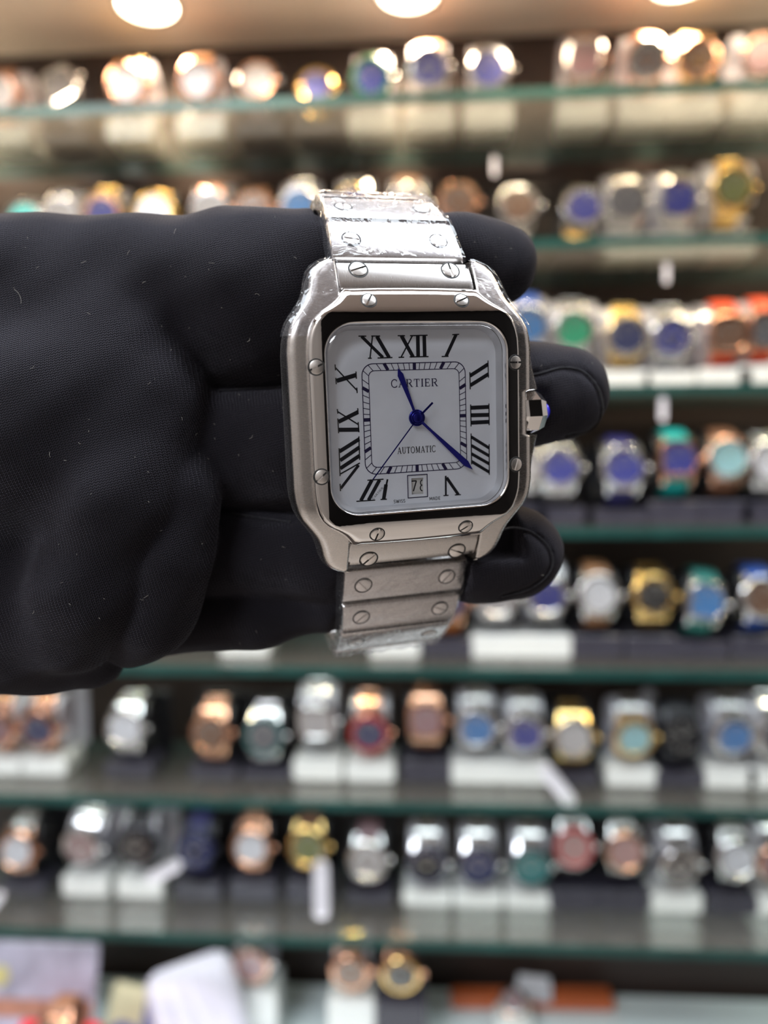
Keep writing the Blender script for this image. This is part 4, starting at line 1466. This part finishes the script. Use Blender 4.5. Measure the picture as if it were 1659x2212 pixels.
def fabric(P):
    # palm and wrist: rolls of cloth in front of the finger roots
    palm = chain(P, [(-900, 925, 150, 210), (-300, 765, 150, 205), (60, 682, 149, 194), (330, 660, 148, 186)], 6)
    palm = smin(palm, chain(P, [(-900, 1000, 148, 260), (-250, 1000, 146, 240), (130, 930, 143, 235), (240, 850, 142, 200)], 6), 8)
    palm = smin(palm, chain(P, [(-900, 1130, 150, 230), (-250, 1285, 149, 210), (60, 1285, 148, 208)], 6), 8)
    heel = chain(P, [(330, 890, 136, 112), (268, 1080, 132, 120), (200, 1270, 133, 116), (158, 1360, 136, 98)], 5)
    palm = smin(palm, heel, 5)
    fold2 = chain(P, [(392, 930, 141, 50), (386, 1080, 135, 62), (366, 1215, 134, 66), (326, 1335, 136, 64), (280, 1392, 141, 50)], 9)
    d = smin(palm, fold2, .35)
    bump = chain(P, [(150, 1405, 147, 80), (200, 1420, 148, 66)], 3)
    d = smin(d, bump, 5)
    idx = chain(P, INDEX, 4)
    mid = chain(P, MIDDLE, 3)
    rng = chain(P, RING, 3)
    lit = chain(P, LITTLE, 3)
    f = smin(smin(smin(idx, mid, .8), rng, .8), lit, .8)
    d = smin(d, f, 1.6)
    x, y, z = P[..., 0], P[..., 1], P[..., 2]
    d = d + .28 * np.sin(x * .16 + y * .11 + 1) * np.sin(y * .21 - z * .13 + x * .05) + .16 * np.sin(x * .42 - y * .3) * np.sin(z * .5 + y * .33)
    return d


def trace(px, py):
    """first point of the cloth along a sight line"""
    u = q3(px, py, 1.0)
    t = 110.0
    for _ in range(60):
        s = float(fabric((u * t)[None])[0])
        t += s * .8
        if abs(s) < .02:
            break
    return u * t


SEAMS = [[trace(*p) for p in s] for s in SEAM_PX]
VOX = .65
LO, HI = np.array([-128.0, -46.0, -178.0]), np.array([50.0, 66.0, -116.0])
nn = np.ceil((HI - LO) / VOX).astype(int)
ax = [LO[i] + VOX * np.arange(nn[i]) for i in range(3)]
G = np.empty(tuple(nn), np.float32)
for i in range(0, nn[0], 12):
    sub = np.stack(np.meshgrid(ax[0][i:i + 12], ax[1], ax[2], indexing='ij'), -1)
    d = fabric(sub)
    d = np.maximum(d, -loop_solid(sub, .35))
    for s in SEAMS:
        g = None
        for a, b in zip(s, s[1:]):
            c = cone(sub, a, .62, b, .62)
            g = c if g is None else np.minimum(g, c)
        d = -smin(-d, g, .5)
    G[i:i + 12] = d


def surface_nets(G):
    """mesh of the zero level: one vertex per crossed cell, one quad per crossed edge"""
    s = G < 0
    nx, ny, nz = G.shape
    c = np.zeros((nx - 1, ny - 1, nz - 1), np.int8)
    for dx in (0, 1):
        for dy in (0, 1):
            for dz in (0, 1):
                c += s[dx:nx - 1 + dx, dy:ny - 1 + dy, dz:nz - 1 + dz]
    act = (c > 0) & (c < 8)
    I = np.argwhere(act)
    idx = -np.ones(act.shape, np.int64)
    idx[tuple(I.T)] = np.arange(len(I))
    acc, cnt = np.zeros((len(I), 3)), np.zeros(len(I))
    for axn in range(3):
        o1, o2 = [k for k in range(3) if k != axn]
        for u in (0, 1):
            for v in (0, 1):
                off = np.zeros(3, int)
                off[o1], off[o2] = u, v
                A = I + off
                B = A.copy()
                B[:, axn] += 1
                ga, gb = G[tuple(A.T)], G[tuple(B.T)]
                m = (ga < 0) != (gb < 0)
                t = np.where(m, ga / np.where(m, ga - gb, 1), 0)
                p = A.astype(float)
                p[:, axn] += t
                acc[m] += p[m]
                cnt[m] += 1
    V = acc / cnt[:, None]
    F = []
    for axn in range(3):
        o1, o2 = [(1, 2), (2, 0), (0, 1)][axn]
        sl0, sl1 = [slice(None)] * 3, [slice(None)] * 3
        sl0[axn], sl1[axn] = slice(0, -1), slice(1, None)
        a, b = s[tuple(sl0)], s[tuple(sl1)]
        E = np.argwhere(a != b)
        ok = (E[:, o1] > 0) & (E[:, o2] > 0) & (E[:, o1] < G.shape[o1] - 1) & (E[:, o2] < G.shape[o2] - 1)
        E = E[ok]
        quad = []
        for du, dv in ((-1, -1), (0, -1), (0, 0), (-1, 0)):
            C = E.copy()
            C[:, o1] += du
            C[:, o2] += dv
            quad.append(idx[tuple(C.T)])
        Q = np.stack(quad, 1)
        fl = ~a[tuple(E.T)]
        Q[fl] = Q[fl][:, ::-1]
        F.append(Q)
    return V, np.concatenate(F)


V, F = surface_nets(G)
V = LO + V * VOX
# keep the largest connected body, drop crumbs cut loose by the bracelet
parent_ = np.arange(len(V))
lab = np.arange(len(V))
for _ in range(400):
    old = lab.copy()
    m = lab[F].min(1)
    for k in range(4):
        np.minimum.at(lab, F[:, k], m)
    lab = lab[lab]
    if (lab == old).all():
        break
vals, cnts = np.unique(lab, return_counts=True)
keepl = vals[cnts > 4000]
km = np.isin(lab, keepl)
remap = -np.ones(len(V), int)
remap[km] = np.arange(km.sum())
F = F[km[F].all(1)]
F = remap[F]
V = V[km]
# a light smoothing pass
for _ in range(2):
    acc = np.zeros_like(V)
    cn = np.zeros(len(V))
    for k in range(4):
        np.add.at(acc, F[:, k], V[F[:, (k + 1) % 4]])
        np.add.at(cn, F[:, k], 1)
        np.add.at(acc, F[:, (k + 1) % 4], V[F[:, k]])
        np.add.at(cn, F[:, (k + 1) % 4], 1)
    V = V * .5 + acc / np.maximum(cn, 1)[:, None] * .5

HAND_C = q3(200, 1000, 145)
me = bpy.data.meshes.new('gloved_hand')
me.from_pydata(((V - HAND_C) * mm).tolist(), [], F.tolist())
me.polygons.foreach_set('use_smooth', [True] * len(me.polygons))
me.update()

# black knit: rows of little v-shaped stitches raised out of the surface
kn = principled('black_knit', (.012, .011, .014), .9, 0, .10, sheen=.12)
b_ = kn.node_tree.nodes['Principled BSDF']
b_.inputs['Sheen Roughness'].default_value = .35
b_.inputs['Sheen Tint'].default_value = (.75, .72, .85, 1)
tc = N(kn, 'ShaderNodeTexCoord')
nz0 = N(kn, 'ShaderNodeTexNoise')
nz0.inputs['Scale'].default_value = 260
nz0.inputs['Detail'].default_value = 2
L(kn, tc.outputs['Object'], nz0.inputs['Vector'])
sepn = N(kn, 'ShaderNodeVectorMath', operation='SUBTRACT')
sepn.inputs[1].default_value = (.5, .5, .5)
L(kn, nz0.outputs['Color'], sepn.inputs[0])
scl = N(kn, 'ShaderNodeVectorMath', operation='SCALE')
scl.inputs['Scale'].default_value = .0007
L(kn, sepn.outputs[0], scl.inputs[0])
addv = N(kn, 'ShaderNodeVectorMath', operation='ADD')
L(kn, tc.outputs['Object'], addv.inputs[0])
L(kn, scl.outputs[0], addv.inputs[1])
rotm = N(kn, 'ShaderNodeMapping')
rotm.inputs['Rotation'].default_value = (0, 0, math.radians(-14))
L(kn, addv.outputs[0], rotm.inputs['Vector'])
sx = N(kn, 'ShaderNodeSeparateXYZ')
L(kn, rotm.outputs['Vector'], sx.inputs[0])


def mth(op, a, b=None):
    n = N(kn, 'ShaderNodeMath', operation=op)
    for i, v in enumerate((a, b)):
        if v is None:
            continue
        if isinstance(v, (int, float)):
            n.inputs[i].default_value = v
        else:
            L(kn, v, n.inputs[i])
    return n.outputs[0]


wale, course = .00056, .00042
fx = mth('FRACT', mth('DIVIDE', sx.outputs['X'], wale))
tri = mth('ABSOLUTE', mth('SUBTRACT', fx, .5))                 # 0 in the middle of a wale, .5 between wales
ph = mth('ADD', mth('DIVIDE', sx.outputs['Y'], course), mth('MULTIPLY', tri, 1.3))
rowh = mth('ABSOLUTE', mth('SINE', mth('MULTIPLY', ph, math.pi)))
colh = mth('SINE', mth('MULTIPLY', mth('MULTIPLY', tri, 2), math.pi))
height = mth('MULTIPLY', mth('POWER', rowh, .7), mth('ADD', mth('MULTIPLY', colh, .7), .3))
bp = N(kn, 'ShaderNodeBump')
bp.inputs['Strength'].default_value = .9
bp.inputs['Distance'].default_value = .00022
L(kn, height, bp.inputs['Height'])
L(kn, bp.outputs['Normal'], b_.inputs['Normal'])
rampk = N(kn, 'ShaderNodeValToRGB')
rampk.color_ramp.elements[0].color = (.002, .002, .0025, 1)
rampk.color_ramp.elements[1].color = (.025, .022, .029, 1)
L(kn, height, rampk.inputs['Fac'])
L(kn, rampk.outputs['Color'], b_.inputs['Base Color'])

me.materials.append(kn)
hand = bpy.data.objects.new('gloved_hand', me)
link(hand)
hand.matrix_world = CAM_M @ Matrix.Translation(Vector(HAND_C) * mm)
tag(hand, 'hand in a black knit glove with three fingertips pushed through the steel watch bracelet', 'hand')

# raised finger seams, lying in their grooves
MAT['seam'] = noise_vary(principled('black_seam', (.020, .019, .023), .9, 0, .1, sheen=.2), (3000, 3000, 3000), .3, 0, .6, .0002)
for s in SEAMS:
    pts = [Vector(p - HAND_C) * mm for p in s]
    fine = []
    for i in range(len(pts) - 1):
        p0, p1, p2, p3 = pts[max(i - 1, 0)], pts[i], pts[i + 1], pts[min(i + 2, len(pts) - 1)]
        for k in range(5):
            t = k / 5
            fine.append(.5 * ((2 * p1) + (p2 - p0) * t + (2 * p0 - 5 * p1 + 4 * p2 - p3) * t * t + (3 * p1 - p0 - 3 * p2 + p3) * t ** 3))
    fine.append(pts[-1])
    back = Vector((0, 0, -.35)) * mm
    obj('finger_seam', MB().tube([p + back for p in fine], .00018, 6).mesh('finger_seam', MAT['seam']), hand)

# pale lint caught on the cloth
MAT['lint'] = principled('lint', (.40, .37, .33), .8)
lm = MB()
rng_ = random.Random(11)
for k in range(95):
    px, py = rng_.uniform(5, 700), rng_.uniform(470, 1450)
    if k > 80:
        px, py = rng_.choice([(rng_.uniform(1010, 1130), rng_.uniform(500, 630)), (rng_.uniform(1165, 1290), rng_.uniform(760, 920)), (rng_.uniform(1060, 1190), rng_.uniform(1110, 1260))])
    p = trace(px, py)
    if abs(float(fabric(p[None])[0])) > .1 or float(loop_solid(p[None], .5)[0]) < 0:
        continue
    p = Vector(p - HAND_C)
    ang, ln = rng_.uniform(0, 6.28), rng_.choice([.15, .2, .25, .3, .4, .6, .9])
    if k in (5, 17):
        ln = 2.8
    cur = rng_.uniform(-2.2, 2.2)
    pts = []
    q = p + Vector((0, 0, .18))
    for j in range(6):
        pts.append(q * mm)
        a = ang + cur * j / 5
        q = q + Vector((math.cos(a) * ln / 5, math.sin(a) * ln / 5, .05 * math.sin(j)))
    lm.tube(pts, rng_.choice([.018, .022, .027]) * mm, 4)
lo = obj('lint', lm.mesh('lint', MAT['lint']), hand)
lo['kind'] = 'stuff'
